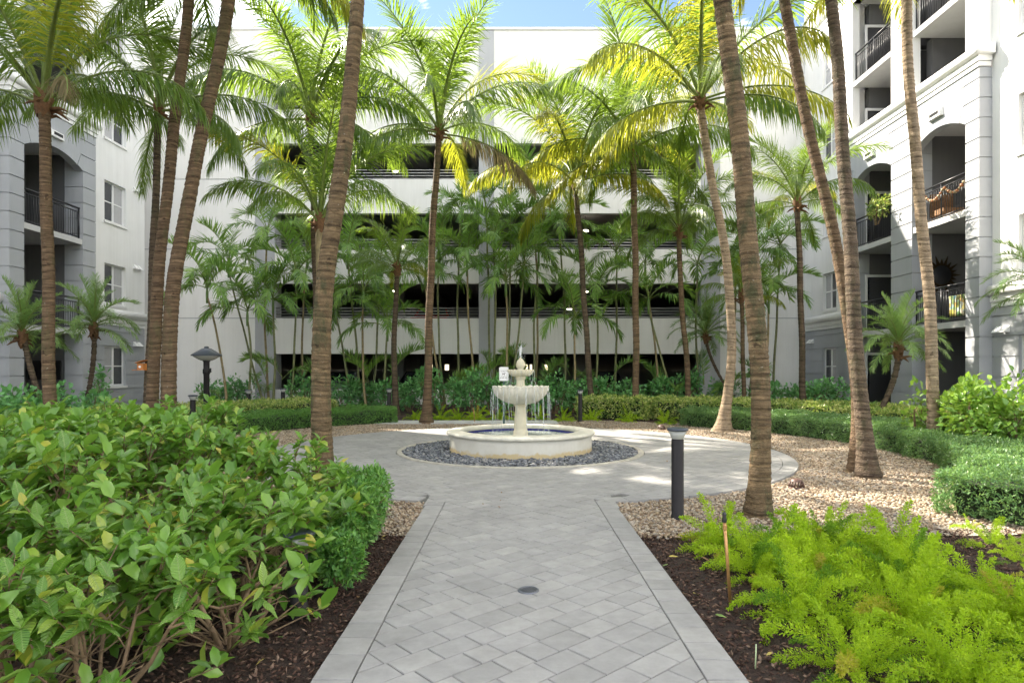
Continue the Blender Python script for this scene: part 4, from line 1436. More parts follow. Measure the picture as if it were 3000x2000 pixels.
def frond_mesh(name, L, e0, bend, pairs, ll, lw, droop, vee, seed, pet=0.2, r0=0.03, mat=None, segs=3, power=1.4, sweep=(25, 62), jit=0.22, prof_pow=0.7):
    g = np.random.default_rng(seed)
    K = 26
    s = np.linspace(0, 1, K)
    th = np.radians(e0 - bend * s ** power)
    sway = g.uniform(-0.10, 0.10) * L
    ds = L / (K - 1)
    x = np.concatenate([[0], np.cumsum(np.cos(th[:-1]) * ds)])
    z = np.concatenate([[0], np.cumsum(np.sin(th[:-1]) * ds)])
    y = sway * s ** 2
    C = np.stack([x, y, z], 1)
    V, Q, T_, R_ = [], [], [], []
    # rachis: flattened four-sided tube
    rr_ = r0 * (1 - s) ** 0.8 + 0.0035
    Nn = np.stack([-np.sin(th), 0 * th, np.cos(th)], 1)
    Sd = np.array([[0, 1.0, 0]])
    ring = [C + Sd * rr_[:, None] * 1.25, C + Nn * rr_[:, None] * 0.7, C - Sd * rr_[:, None] * 1.25, C - Nn * rr_[:, None] * 0.8]
    V.append(np.stack(ring, 1).reshape(-1, 3))
    for i in range(K - 1):
        for j in range(4):
            Q.append((i * 4 + j, i * 4 + (j + 1) % 4, (i + 1) * 4 + (j + 1) % 4, (i + 1) * 4 + j))
    nrach = len(Q)
    nv = K * 4
    R_.append(np.full(nv, 0.5))
    # leaflets
    q = np.linspace(0, 1, pairs)
    for side in (-1, 1):
        ss = np.clip(pet + (1 - pet) * q + g.normal(0, 0.4 / pairs, pairs), pet, 0.999)
        B = np.stack([np.interp(ss, s, C[:, k]) for k in range(3)], 1)
        tt = np.interp(ss, s, th)
        Tn = np.stack([np.cos(tt), 0 * tt, np.sin(tt)], 1)
        Nl = np.stack([-np.sin(tt), 0 * tt, np.cos(tt)], 1)
        qq = (ss - pet) / (1 - pet)
        ln = ll * np.sin(pi * (0.16 + 0.74 * qq)) ** prof_pow * g.uniform(1 - jit, 1 + jit, pairs)
        sw = np.radians(sweep[0] + (sweep[1] - sweep[0]) * qq + g.normal(0, 9, pairs))
        d0 = nrm(np.array([[0, side, 0]]) * np.cos(sw)[:, None] + Tn * np.sin(sw)[:, None] + Nl * (vee + g.normal(0, 0.17, pairs))[:, None])
        p = B.copy()
        wv = nrm(Tn - d0 * np.sum(Tn * d0, 1, keepdims=True))
        prof = [0.55, 1.0, 0.8, 0.06] if segs == 3 else [0.6, 0.95, 0.05]
        rows = []
        dr = droop * g.uniform(0.45, 1.6, pairs)
        d = d0
        for k in range(segs + 1):
            hw = lw * 0.5 * prof[k] * (0.55 + 0.45 * np.sin(pi * (0.1 + 0.8 * qq)))
            wv = nrm(Tn - d * np.sum(Tn * d, 1, keepdims=True))
            rows += [p - wv * hw[:, None], p + wv * hw[:, None]]
            t_ = (k + 1) / segs
            d = nrm(d0 + np.array([[0, 0, -1.0]]) * (dr * 2.2 * t_ ** 1.2)[:, None])
            p = p + d * (ln / segs)[:, None]
        A = np.stack(rows, 1)                      # pairs, 2*(segs+1), 3
        per = 2 * (segs + 1)
        V.append(A.reshape(-1, 3))
        idx = nv + np.arange(pairs)[:, None] * per
        for k in range(segs):
            Q += [tuple(t) for t in np.concatenate([idx + 2 * k, idx + 2 * k + 1, idx + 2 * k + 3, idx + 2 * k + 2], 1)]
        nv += pairs * per
        R_.append(np.repeat(g.uniform(0, 0.6, pairs), per))
    me = bulk(name, np.concatenate(V), quads=np.array(Q), mat=mat, rnd=np.concatenate(R_))
    me.materials.append(M['petiole'])
    mi = np.zeros(len(me.polygons), dtype=np.int32); mi[:nrach] = 1
    me.polygons.foreach_set('material_index', mi)
    return me


# shared frond meshes by age class: elevation, bend, droop of the leaflets
CLS = [(84, 30, 0.02, 0.75), (73, 56, 0.12, 0.45), (62, 80, 0.32, 0.30), (50, 98, 0.6, 0.22), (36, 98, 0.95, 0.15), (20, 84, 1.25, 0.10), (-2, 62, 1.4, 0.05), (-24, 46, 1.6, 0.0)]
COCO = [[frond_mesh('coconut_frond', 3.0, e + 4 * (k - 1), bnd * (1 + 0.12 * (k - 1)), 100, 0.68, 0.026, dr * 1.25, vee, 100 + 10 * i + k, 0.17, 0.034, M['coco']) for k in range(3)] for i, (e, bnd, dr, vee) in enumerate(CLS)]
ARECA = [[frond_mesh('areca_frond', 1.7, e, bnd * 1.25, 42, 0.48, 0.034, dr * 0.55, vee + 0.35, 300 + 10 * i + k, 0.22, 0.016, M['areca'], sweep=(30, 60)) for k in range(2)] for i, (e, bnd, dr, vee) in enumerate(CLS[:7])]
DATE = [[frond_mesh('date_palm_frond', 1.25, e, bnd * 1.05, 60, 0.22, 0.016, dr * 0.25, vee * 0.6 + 0.2, 500 + 10 * i + k, 0.12, 0.013, M['date'], segs=2, sweep=(30, 58), prof_pow=0.5) for k in range(2)] for i, (e, bnd, dr, vee) in enumerate(CLS[:7])]


def frond(root, meshes, cls, az, scale, loc, mat=None, g=random):
    me = g.choice(meshes[max(0, min(len(meshes) - 1, cls))])
    o = bpy.data.objects.new('frond', me)
    link(o, root)
    o.location = loc
    o.rotation_euler = (0, 0, az)
    o.scale = (scale, scale, scale)
    if mat is not None:
        o.material_slots[0].link = 'OBJECT'
        o.material_slots[0].material = mat
    return o


def trunk_path(pts, d, ztop=None, zmin=-0.06, deg=3):
    "smooth x(z) through pixel points at depth d; straight on to ztop"
    W_ = np.array([P(px, py, d) for px, py in pts])
    zs, xs = W_[:, 2], W_[:, 0]
    k = np.polyfit(zs, xs, min(deg, len(zs) - 1))
    f = np.poly1d(k); df = f.deriv()
    zt = zs.max()
    zb = max(zs.min(), 0.0)
    z1 = ztop if ztop else zt
    def X(z):
        if z > zt: return f(zt) + df(zt) * 0.8 * (z - zt)
        if z < zb: return f(zb) + df(zb) * (z - zb)
        return f(z)
    return X, z1


def make_trunk(root, X, y, z1, r_base, r_top, step, sides, mat, lean_y=0.0, flare=0.5, fl_h=0.3, scar=0.05, seed=0):
    g = random.Random(seed)
    n = max(8, int((z1 + 0.08) / step))
    x0, y0 = root.location.x, root.location.y
    V, R_ = [], []
    phi = 0.0
    span = g.uniform(0.06, 0.11)
    acc = 0
    tilt = 0
    for i in range(n + 1):
        z = -0.06 + (z1 + 0.06) * i / n
        s = max(0, z / z1)
        r_ = r_base + (r_top - r_base) * s ** 0.8
        r_ *= 1 + flare * exp(-max(z, 0) / fl_h)
        ph = acc / span
        r_ *= 1 + scar * (0.5 - ph) * 1.6                # saw-tooth leaf scars
        R_ += [ph] * sides
        acc += (z1 + 0.06) / n
        if acc > span:
            acc = 0; span = g.choice([g.uniform(0.04, 0.07), g.uniform(0.07, 0.11), g.uniform(0.10, 0.17)]); phi += g.uniform(-0.5, 0.5)
        wob = 0.012 * sin(z * 2.3 + seed)
        for j in range(sides):
            a = 2 * pi * j / sides
            rr_ = r_ * (1 + 0.03 * sin(3 * a + seed) + 0.02 * g.uniform(-1, 1) + (0.10 * sin(4 * a + seed * 2) * exp(-max(z, 0) / 0.18)))
            V.append((X(z) - x0 + rr_ * cos(a) + wob, y - y0 + lean_y * s * s + rr_ * sin(a), z + 0.016 * sin(a + phi) + 0.006 * sin(3 * a + z)))
    Q = []
    for i in range(n):
        for j in range(sides):
            Q.append((i * sides + j, i * sides + (j + 1) % sides, (i + 1) * sides + (j + 1) % sides, (i + 1) * sides + j))
    me = bulk('trunk', V, quads=Q, mat=mat, smooth=True, rnd=R_)
    o = bpy.data.objects.new('trunk', me); link(o, root)
    return o


def boot(root, top, r_, h, mat, seed, name='crown_fibre'):
    "ragged fibre and old leaf bases under the crown"
    g = random.Random(seed)
    mb = MB()
    prof = [(r_ * 0.9, -0.12), (r_ * 1.15, 0.0), (r_ * 1.35, h * 0.4), (r_ * 1.2, h * 0.75), (r_ * 0.7, h)]
    mb.lathe(prof, 12, (0, 0, 0), lambda i, a, rr_, z: (rr_ * (1 + 0.18 * sin(a * 5 + i * 2 + seed)), z + 0.04 * sin(a * 3 + seed)))
    for k in range(7):
        a = g.uniform(0, 2 * pi); e = g.uniform(-0.4, 0.6); l = g.uniform(0.10, 0.26)
        p0 = np.array([r_ * cos(a), r_ * sin(a), g.uniform(-0.1, h * 0.5)])
        mb.tube([p0, p0 + l * 0.6 * np.array([cos(a), sin(a), e]), p0 + l * np.array([cos(a) * 1.1, sin(a) * 1.1, e - 0.25])], [0.035, 0.028, 0.008], 5)
    me = mb.mesh(name, mat)
    o = bpy.data.objects.new(name, me); link(o, root); o.location = top
    return o


def coconut(label, pts, d, r_base, r_top, mat, ztop=None, nf=18, fl=1.0, lo=6, yellow=0.1, seed=0, step=0.03, sides=12, group='coconut palms', lean_y=0.0, flare=0.45, az0=None, dry=0, minc=0, scar=0.05, deg=3):
    X, z1 = trunk_path(pts, d, ztop, deg=deg)
    root = thing('coconut_palm', label, 'palm tree', (X(0.0), d, 0), group)
    make_trunk(root, X, d, z1, r_base, r_top, step, sides, mat, lean_y, flare, seed=seed, scar=scar)
    top = np.array([X(z1) - root.location.x, lean_y, z1])
    boot(root, top, r_top * 1.15, 0.40, M['fibre'], seed)
    g = random.Random(seed * 13 + 5)
    nf = int(nf * 1.0)
    az = g.uniform(0, 2 * pi) if az0 is None else az0
    for i in range(nf):
        s = i / (nf - 1)
        cls = int(round(minc + s ** 0.85 * (lo - minc)))
        m_ = None
        u = g.random()
        if u < yellow * (0.4 + 1.2 * s): m_ = M['coco_y']
        if i >= nf - dry: m_ = M['coco_dry']
        sc_ = fl * (0.80 + 0.25 * sin(pi * min(1, 0.25 + s * 0.75))) * g.uniform(0.92, 1.08)
        if i == 0: sc_ *= 0.7
        frond(root, COCO, cls, az, sc_, (top[0] + 0.04 * cos(az), top[1] + 0.04 * sin(az), top[2] + 0.34 - 0.26 * s), m_, g)
        az += 2.39996 + g.uniform(-0.18, 0.18)
    # spear leaf
    mb = MB(); mb.tube([(0, 0, 0), (0.01, 0, 0.6 * fl), (0.05, 0.02, 1.35 * fl)], [0.045, 0.03, 0.006], 6)
    o = bpy.data.objects.new('spear_leaf', mb.mesh('spear_leaf', M['petiole'])); link(o, root); o.location = (top[0], top[1], top[2] + 0.25)
    return root


# --- tall trunks whose crowns rise out of the picture
coconut('slimmer of the two stout leaning trunks left of the lamp post, crown above the picture', [(553, 0), (536, 178), (513, 357), (484, 580), (473, 779), (451, 1002), (449, 1198)], 11.6, 0.108, 0.090, M['trunk'], 8.8, 18, 1.1, 6, 0.15, 3, 0.026, 14)
coconut('stoutest leaning trunk left of the lamp post, bending right as it rises', [(670, 0), (638, 178), (607, 357), (545, 580), (518, 779), (502, 1002), (494, 1198)], 11.2, 0.130, 0.105, M['trunk'], 9.2, 18, 1.1, 6, 0.15, 4, 0.026, 14)
coconut('thick mossy palm trunk at the left rim of the plaza, dark at its top', [(1046, 0), (1040, 178), (1024, 312), (1004, 446), (984, 603), (968, 667), (954, 868), (943, 1046), (940, 1270)], 7.7, 0.130, 0.064, M['trunk_moss'], 8.8, 18, 1.1, 6, 0.15, 5, 0.018, 18, flare=0.25)
coconut('thick ringed palm trunk beside the near right bollard', [(2121, 0), (2135, 179), (2159, 357), (2182, 536), (2194, 670), (2200, 779), (2213, 957), (2226, 1136), (2230, 1270), (2226, 1480)], 6.58, 0.098, 0.084, M['trunk_moss'], 8.0, 16, 1.1, 5, 0.15, 11, 0.016, 18, flare=0.5)
coconut('slanting palm trunk leaning left behind the flared trunk on the gravel', [(2299, 0), (2325, 179), (2369, 357), (2406, 536), (2441, 689), (2464, 779), (2490, 960), (2505, 1136), (2512, 1280)], 9.4, 0.086, 0.072, M['trunk'], 8.6, 16, 1.1, 5, 0.2, 12, 0.022, 14)
coconut('dark palm trunk with broad flared foot on the right gravel', [(2438, 0), (2448, 179), (2464, 357), (2476, 536), (2486, 600), (2501, 779), (2503, 957), (2514, 1136), (2532, 1290), (2545, 1380)], 8.94, 0.108, 0.074, M['trunk_dark'], 8.2, 16, 1.1, 5, 0.15, 13, 0.018, 16, flare=0.8)
coconut('rightmost straight palm trunk rising from the hedge before the right building', [(2654, 0), (2662, 179), (2674, 357), (2689, 536), (2700, 640), (2714, 779), (2727, 957), (2733, 1136), (2734, 1230)], 11.3, 0.100, 0.084, M['trunk_grey'], 8.8, 16, 1.05, 5, 0.15, 14, 0.024, 14)
# --- palms whose crowns show
coconut('leftmost palm before the left arch bay, with pale green leaf stalks', [(127, 321), (134, 491), (140, 800), (147, 1198)], 10.6, 0.102, 0.084, M['trunk'], None, 16, 1.0, 5, 0.03, 1, 0.024, 14, dry=1)
coconut('slim dark palm at the left edge of the three-trunk clump', [(466, 340), (458, 520), (451, 696), (440, 1000), (433, 1180)], 13.6, 0.08, 0.07, M['trunk_dark'], None, 15, 1.05, 6, 0.05, 2, 0.04, 10)
coconut('tall thin dark palm seen just left of the thick mossy trunk', [(910, 362), (912, 446), (917, 558), (923, 689), (925, 900), (926, 1150)], 17.0, 0.095, 0.085, M['trunk_dark'], None, 18, 1.25, 6, 0.03, 6, 0.04, 10)
coconut('low bright-fronded palm half hidden behind the thick mossy trunk', [(936, 665), (937, 800), (940, 1150)], 15.5, 0.10, 0.085, M['cane_tan'], None, 13, 1.0, 4, 0.03, 7, 0.05, 10, az0=0.3)
coconut('straight palm at the back left rim of the plaza with dry drooping frond', [(1287, 400), (1274, 558), (1265, 779), (1256, 957), (1254, 1136), (1251, 1236)], 17.9, 0.12, 0.085, M['trunk'], None, 18, 1.25, 6, 0.06, 17, 0.04, 10, dry=1, flare=0.8)
coconut('slender palm right of the fountain with low yellow-green crown', [(1686, 545), (1693, 625), (1708, 823), (1719, 1002), (1732, 1160)], 21.0, 0.10, 0.085, M['trunk_dark'], None, 18, 1.28, 6, 0.4, 8, 0.06, 9)
coconut('tall straight palm between the fountain and the curved pale trunk', [(1853, 450), (1856, 580), (1860, 645), (1862, 868), (1863, 1180)], 20.0, 0.105, 0.095, M['trunk'], None, 19, 1.4, 6, 0.4, 9, 0.05, 10)
coconut('curved pale palm with spreading foot at the back right of the plaza', [(2052, 310), (2063, 402), (2086, 536), (2101, 600), (2123, 734), (2139, 868), (2141, 1002), (2136, 1136), (2117, 1258)], 15.6, 0.115, 0.095, M['trunk_grey'], None, 20, 1.35, 6, 0.3, 10, 0.035, 12, flare=1.3, deg=4)
coconut('young slim palm before the far windows of the right building', [(2336, 610), (2340, 689), (2345, 868), (2350, 1046), (2352, 1200)], 20.0, 0.10, 0.085, M['trunk_dark'], None, 18, 0.9, 6, 0.15, 15, 0.06, 9)
coconut('dark-fronded palm before the garage right of the tall straight palm', [(1991, 690), (1991, 779), (1996, 868), (2007, 1002), (2017, 1170)], 21.5, 0.10, 0.085, M['trunk'], None, 18, 1.0, 5, 0.10, 16, 0.06, 9)
coconut('short palm with yellowing low frond left of the fountain', [(1164, 800), (1158, 912), (1155, 1046), (1158, 1160)], 21.5, 0.11, 0.08, M['trunk_dark'], None, 13, 0.66, 5, 0.30, 18, 0.06, 9)
coconut('thin palm stem seen between the curved pale trunk and the thick ringed trunk', [(2172, 880), (2176, 1000), (2179, 1167)], 22.0, 0.08, 0.07, M['trunk'], None, 12, 0.62, 5, 0.1, 19, 0.07, 8)


# --- slender areca palms along the garage
AR = [(607, 868, 665, 23.0), (670, 795, 775, 24.5), (725, 935, 722, 23.2), (783, 705, 790, 25.0), (800, 900, 800, 23.5), (868, 830, 850, 24.0), (900, 760, 893, 25.4), (985, 930, 1030, 24.0),
      (1018, 770, 1058, 25.0), (1065, 880, 1073, 23.6), (1112, 830, 1090, 25.4), (1135, 980, 1120, 23.5), (1245, 830, 1296, 24.6), (1285, 760, 1303, 25.5), (1350, 645, 1350, 25.8), (1368, 790, 1402, 24.4),
      (1425, 640, 1432, 25.5), (1447, 720, 1438, 24.2), (1482, 850, 1472, 23.6), (1495, 700, 1482, 26.0), (1535, 805, 1492, 24.0), (1560, 575, 1568, 25.8), (1578, 760, 1571, 24.8), (1640, 690, 1655, 25.2),
      (1684, 960, 1680, 23.0), (1745, 880, 1735, 24.4), (1806, 760, 1800, 25.8), (1890, 800, 1937, 24.6), (1900, 900, 1985, 23.4), (2043, 800, 2050, 25.0), (2155, 820, 2120, 25.6), (2212, 770, 2192, 24.0), (2285, 740, 2262, 24.6), (2252, 900, 2240, 23.2)]
for i, (cx, cy, bx, d) in enumerate(AR):
    g = random.Random(900 + i)
    top = P(cx, cy, d); base = P(bx, 1150, d)
    root = thing('areca_palm', '%s slender green palm from the left in the row before the garage' % ORD[i], 'palm tree', (base[0], d, 0), 'slender palms before the garage')
    z1 = top[2]
    def X(z, a=base[0], b_=top[0], z1=z1, bow=g.uniform(-0.25, 0.25)):
        t_ = max(0, z / z1)
        return a + (b_ - a) * t_ + bow * sin(pi * min(1, t_)) * 0.6
    make_trunk(root, X, d, z1, 0.05, 0.034, 0.09, 7, M['cane'] if i % 3 else M['cane_tan'], 0, 0.3, seed=i, scar=0.04)
    tp = (X(z1) - base[0], 0, z1)
    mb = MB(); mb.tube([(0, 0, -0.25), (0, 0, 0.1), (0, 0, 0.45)], [0.042, 0.050, 0.022], 7)
    o = bpy.data.objects.new('crownshaft', mb.mesh('crownshaft', M['crownshaft'])); link(o, root); o.location = tp
    az = g.uniform(0, 6.28)
    nf = g.choice([8, 9, 10])
    for k in range(nf):
        s = k / (nf - 1)
        if k < 1:      # a sucker near the foot of the clump
            frond(root, ARECA, g.choice([1, 2, 3]), az + 1.1, g.uniform(0.75, 1.15), (g.uniform(-0.3, 0.3), g.uniform(-0.3, 0.2), g.uniform(0.2, 1.3)), None, g)
        frond(root, ARECA, int(round(0.6 + s * 4.8)), az, g.uniform(0.95, 1.3), (tp[0], tp[1], tp[2] + 0.38 - 0.1 * s), None, g)
        az += 2.39996 + g.uniform(-0.25, 0.25)


# --- pygmy date palms
DP = [('pygmy date palm at the left picture edge before the patio with the television', [(67, 985), (80, 1040), (108, 1135)], 15.2, 1.0, 26),
      ('pygmy date palm before the grey pier left of the ground-floor window', [(275, 962), (272, 1060), (252, 1189)], 17.0, 1.12, 26),
      ('pygmy date palm with bent dark stem before the right arch bays', [(2632, 1020), (2625, 1080), (2612, 1125), (2580, 1200)], 15.0, 0.95, 30),
      ('pygmy date palm with leaning stem at the garage right column', [(2068, 985), (2078, 1030), (2128, 1135)], 23.5, 1.25, 26),
      ('pygmy date palm reaching in from the right picture edge', [(3060, 850), (3055, 980), (3040, 1180)], 12.5, 1.05, 26)]
for i, (lab, pts, d, fl, nf) in enumerate(DP):
    g = random.Random(70 + i)
    X, z1 = trunk_path(pts, d, deg=2)
    root = thing('date_palm', lab, 'palm tree', (X(0.0), d, 0), 'pygmy date palms')
    make_trunk(root, X, d, z1, 0.06, 0.062, 0.035, 9, M['trunk_dark'], 0, 0.3, seed=40 + i, scar=0.16)
    tp = (X(z1) - root.location.x, 0, z1)
    boot(root, (tp[0], 0, tp[2] - 0.15), 0.085, 0.32, M['fibre'], i + 3)
    az = g.uniform(0, 6.28)
    for k in range(nf):
        s = k / (nf - 1)
        frond(root, DATE, int(round(s * 6)), az, fl * g.uniform(0.88, 1.1), (tp[0], tp[1], tp[2] + 0.16 - 0.14 * s), None, g)
        az += 2.39996 + g.uniform(-0.2, 0.2)
# ================================================================== shrubs, hedges, ferns
LT = np.array([(0, 0, 0), (0.30, -0.42, 0.10), (0.30, 0, 0), (0.30, 0.42, 0.10), (0.68, -0.40, 0.08), (0.68, 0, -0.02), (0.68, 0.40, 0.08), (1, 0, -0.10)])
LF_T = np.array([(0, 1, 2), (0, 2, 3), (4, 7, 5), (5, 7, 6)])
LF_Q = np.array([(1, 4, 5, 2), (2, 5, 6, 3)])
DT = np.array([(0, 0, 0), (0.5, -0.42, 0.06), (1, 0, -0.03), (0.5, 0.42, 0.06)])


def leaf_cloud(name, pos, axis, up, L, Wd, mat, simple=False, rnd=None):
    n = len(pos)
    axis = nrm(axis)
    side = nrm(np.cross(up, axis)); nn = np.cross(axis, side)
    tpl = DT if simple else LT
    L = np.asarray(L).reshape(-1, 1, 1); Wd = np.asarray(Wd).reshape(-1, 1, 1)
    v = pos[:, None] + axis[:, None] * tpl[None, :, :1] * L + side[:, None] * tpl[None, :, 1:2] * Wd + nn[:, None] * tpl[None, :, 2:] * L
    k = len(tpl)
    off = (np.arange(n) * k)[:, None, None]
    rv = rng.random(n) if rnd is None else rnd
    if simple:
        return bulk(name, v, quads=(np.array([(0, 1, 2, 3)])[None] + off).reshape(-1, 4), mat=mat, rnd=np.repeat(rv, k))
    return bulk(name, v, quads=(LF_Q[None] + off).reshape(-1, 4), tris=(LF_T[None] + off).reshape(-1, 3), mat=mat, rnd=np.repeat(rv, k), smooth=True)


def rand_dirs(n, zlo=-0.3, zhi=1.0):
    a = rng.uniform(0, 2 * pi, n); z = rng.uniform(zlo, zhi, n); h = np.sqrt(np.maximum(0, 1 - z * z))
    return np.stack([h * np.cos(a), h * np.sin(a), z], 1)


# one broad leaf as a mesh of its own: folded midrib, wavy rim, pointed tip
def broad_leaf(seed):
    g = random.Random(seed)
    K = 8
    V, T_ = [], []
    ph = g.uniform(0, 6)
    for i in range(K + 1):
        t_ = i / K
        w = 0.215 * sin(pi * (0.04 + 0.93 * t_ ** 0.86)) ** 0.9 * (1 - 0.25 * t_) * (1 if 0 < i < K else 0.06)
        bend = -0.16 * t_ * t_
        for s in (-1, 0, 1):
            V.append((t_, s * w * 0.92, bend + (0.10 * w * 2 * abs(s) + 0.018 * sin(t_ * 14 + ph + s) * abs(s))))
    Q = []
    for i in range(K):
        for j in range(2):
            Q.append((i * 3 + j, (i + 1) * 3 + j, (i + 1) * 3 + j + 1, i * 3 + j + 1))
    me = bulk('leaf', V, quads=Q, mat=M['bigleaf_near'], smooth=True)
    return me


# near leaves: the broad-leaf colours plus a pale midrib and side veins in relief (leaf lies along its own x axis)
M['bigleaf_near'] = leaf_mat('broad_leaf_near', BIGC, (0.27, 0.50, 0.06), 0.34, 0.30, 0.6)
nt = M['bigleaf_near'].node_tree
b = nt.nodes['Principled BSDF']
sx = nt.nodes.new('ShaderNodeSeparateXYZ'); nt.links.new(coords(nt), sx.inputs['Vector'])
ab = node(nt, 'ShaderNodeMath', operation='ABSOLUTE'); nt.links.new(sx.outputs['Y'], ab.inputs[0])
rb = ramp(nt, [(0.008, (1, 1, 1)), (0.022, (0, 0, 0))]); nt.links.new(ab.outputs[0], rb.inputs['Fac'])
old = b.inputs['Base Color'].links[0].from_socket
mxv = node(nt, 'ShaderNodeMixRGB'); mxv.inputs['Color2'].default_value = (0.24, 0.33, 0.10, 1)
nt.links.new(rb.outputs['Color'], mxv.inputs['Fac']); nt.links.new(old, mxv.inputs['Color1']); nt.links.new(mxv.outputs['Color'], b.inputs['Base Color'])
vx = node(nt, 'ShaderNodeMath', operation='MULTIPLY_ADD'); vx.inputs[1].default_value = -0.9
nt.links.new(ab.outputs[0], vx.inputs[0]); nt.links.new(sx.outputs['X'], vx.inputs[2])
sn = node(nt, 'ShaderNodeMath', operation='SINE'); ms = node(nt, 'ShaderNodeMath', operation='MULTIPLY'); ms.inputs[1].default_value = 62.0
nt.links.new(vx.outputs[0], ms.inputs[0]); nt.links.new(ms.outputs[0], sn.inputs[0])
bpv = node(nt, 'ShaderNodeBump', Strength=0.35, Distance=0.01); nt.links.new(sn.outputs[0], bpv.inputs['Height']); nt.links.new(bpv.outputs['Normal'], b.inputs['Normal'])
BL = [broad_leaf(k) for k in range(5)]


def mat_from(axis, up):
    from mathutils import Matrix
    a = Vector(axis).normalized(); s = Vector(up).cross(a).normalized(); n_ = a.cross(s)
    return Matrix(((a.x, s.x, n_.x), (a.y, s.y, n_.y), (a.z, s.z, n_.z))).to_4x4()


def shrub(label, x, y, h, spread, nstem, budget, seed, leaf_len=0.142, group='broad-leaved shrubs of the near left bed'):
    g = random.Random(seed)
    root = thing('broad_leaf_shrub', label, 'shrub', (x, y, 0), group)
    tips, tw = [], MB()
    for i in range(nstem):
        a = 2 * pi * i / nstem + g.uniform(-0.4, 0.4)
        p0 = np.array([0.05 * cos(a), 0.05 * sin(a), -0.05])
        e = np.array([spread * 0.45 * cos(a) * g.uniform(0.4, 1.2), spread * 0.45 * sin(a) * g.uniform(0.4, 1.2), h * g.uniform(0.42, 0.6)])
        mid = (p0 + e) / 2 + np.array([g.uniform(-.05, .05), g.uniform(-.05, .05), 0.02])
        r0 = g.uniform(0.008, 0.015)
        tw.tube([p0, mid, e], [r0 * 1.2, r0, r0 * 0.8], 6, False)
        for j in range(g.choice([2, 3, 3])):
            b_ = a + g.uniform(-1.1, 1.1)
            e2 = e + np.array([spread * 0.34 * cos(b_) * g.uniform(0.4, 1.3), spread * 0.34 * sin(b_) * g.uniform(0.4, 1.3), h * g.uniform(0.14, 0.34)])
            m2 = (e + e2) / 2 + np.array([g.uniform(-.04, .04), g.uniform(-.04, .04), -0.02])
            tw.tube([e, m2, e2], [r0 * 0.75, r0 * 0.6, r0 * 0.45], 5, False)
            for k in range(g.choice([2, 3, 4])):
                c_ = b_ + g.uniform(-1.6, 1.6)
                e3 = e2 + np.array([spread * 0.22 * cos(c_) * g.uniform(0.3, 1.3), spread * 0.22 * sin(c_) * g.uniform(0.3, 1.3), h * g.uniform(0.02, 0.26)])
                tw.tube([e2, (e2 + e3) / 2 + np.array([0, 0, -0.01]), e3], [r0 * 0.42, r0 * 0.34, r0 * 0.22], 4, False)
                tips.append((e3, e3 - e2))
        for _k in range(4):                         # bare tangled twigs
            a_ = a + g.uniform(-1.5, 1.5); q0 = p0 + (e - p0) * g.uniform(0.2, 0.9); rr0 = spread * g.uniform(0.15, 0.5)
            q1 = q0 + np.array([rr0 * cos(a_), rr0 * sin(a_), h * g.uniform(0.02, 0.3)])
            tw.tube([q0, (q0 + q1) / 2 + np.array([g.uniform(-.04, .04), g.uniform(-.04, .04), g.uniform(-.03, .03)]), q1], [0.004, 0.0032, 0.0018], 4, False)
        for _k in range(g.choice([2, 3, 3])):      # low shoots
            a_ = a + g.uniform(-1, 1); rr0 = spread * g.uniform(0.3, 0.8)
            e4 = p0 + np.array([rr0 * cos(a_), rr0 * sin(a_), h * g.uniform(0.12, 0.62)])
            tw.tube([p0, (p0 + e4) / 2, e4], [r0 * 0.5, r0 * 0.4, r0 * 0.25], 4, False)
            tips.append((e4, e4 - p0))
    o = bpy.data.objects.new('stems', tw.mesh('stems', M['twig'])); link(o, root)
    # leaves in spirals at the shoot tips
    recs = []
    for tp, dv in tips:
        low = tp[2] < 0.45 * h
        for k in range(g.choice([5, 6, 7, 8]) if low else g.choice([6, 7, 8, 9])):
            a = k * 2.4 + g.uniform(-0.4, 0.4)
            back = g.uniform(0, 0.09) if k > 1 else 0
            d0 = np.array(dv) / (np.linalg.norm(dv) + 1e-6)
            el = g.uniform(-0.65, 0.7) if k > 1 else g.uniform(0.6, 1.6)
            ax = np.array([cos(a), sin(a), el])
            recs.append((tp - d0 * back, ax / np.linalg.norm(ax), leaf_len * g.choice([g.uniform(0.4, 0.7), g.uniform(0.7, 1.0), g.uniform(0.8, 1.2)]), g.random()))
    # nearest to the eye first: these are leaves of their own
    eye = np.array([-x, -y, CH])
    recs.sort(key=lambda q: np.linalg.norm(q[0] - eye))
    for pos, ax, L, rv in recs[:budget]:
        o = bpy.data.objects.new('leaf', g.choice(BL)); link(o, root)
        upv = np.array([g.uniform(-0.35, 0.35), g.uniform(-0.35, 0.35), 1.0])
        mt = mat_from(ax, upv); 
        o.matrix_local = mt
        o.location = pos
        wq = g.uniform(0.85, 1.15)
        o.scale = (L, L * wq, L)
    rest = recs[budget:]
    if rest:
        pos = np.array([q[0] for q in rest]); ax = np.array([q[1] for q in rest]); L = np.array([q[2] for q in rest])
        up = nrm(rng.normal(0, 0.33, (len(rest), 3)) + np.array([[0, 0, 1.0]]))
        me = leaf_cloud('foliage', pos, ax, up, L, L * rng.uniform(0.42, 0.56, len(L)), M['bigleaf'])
        o = bpy.data.objects.new('foliage', me); link(o, root); o['kind'] = 'stuff'
    return root


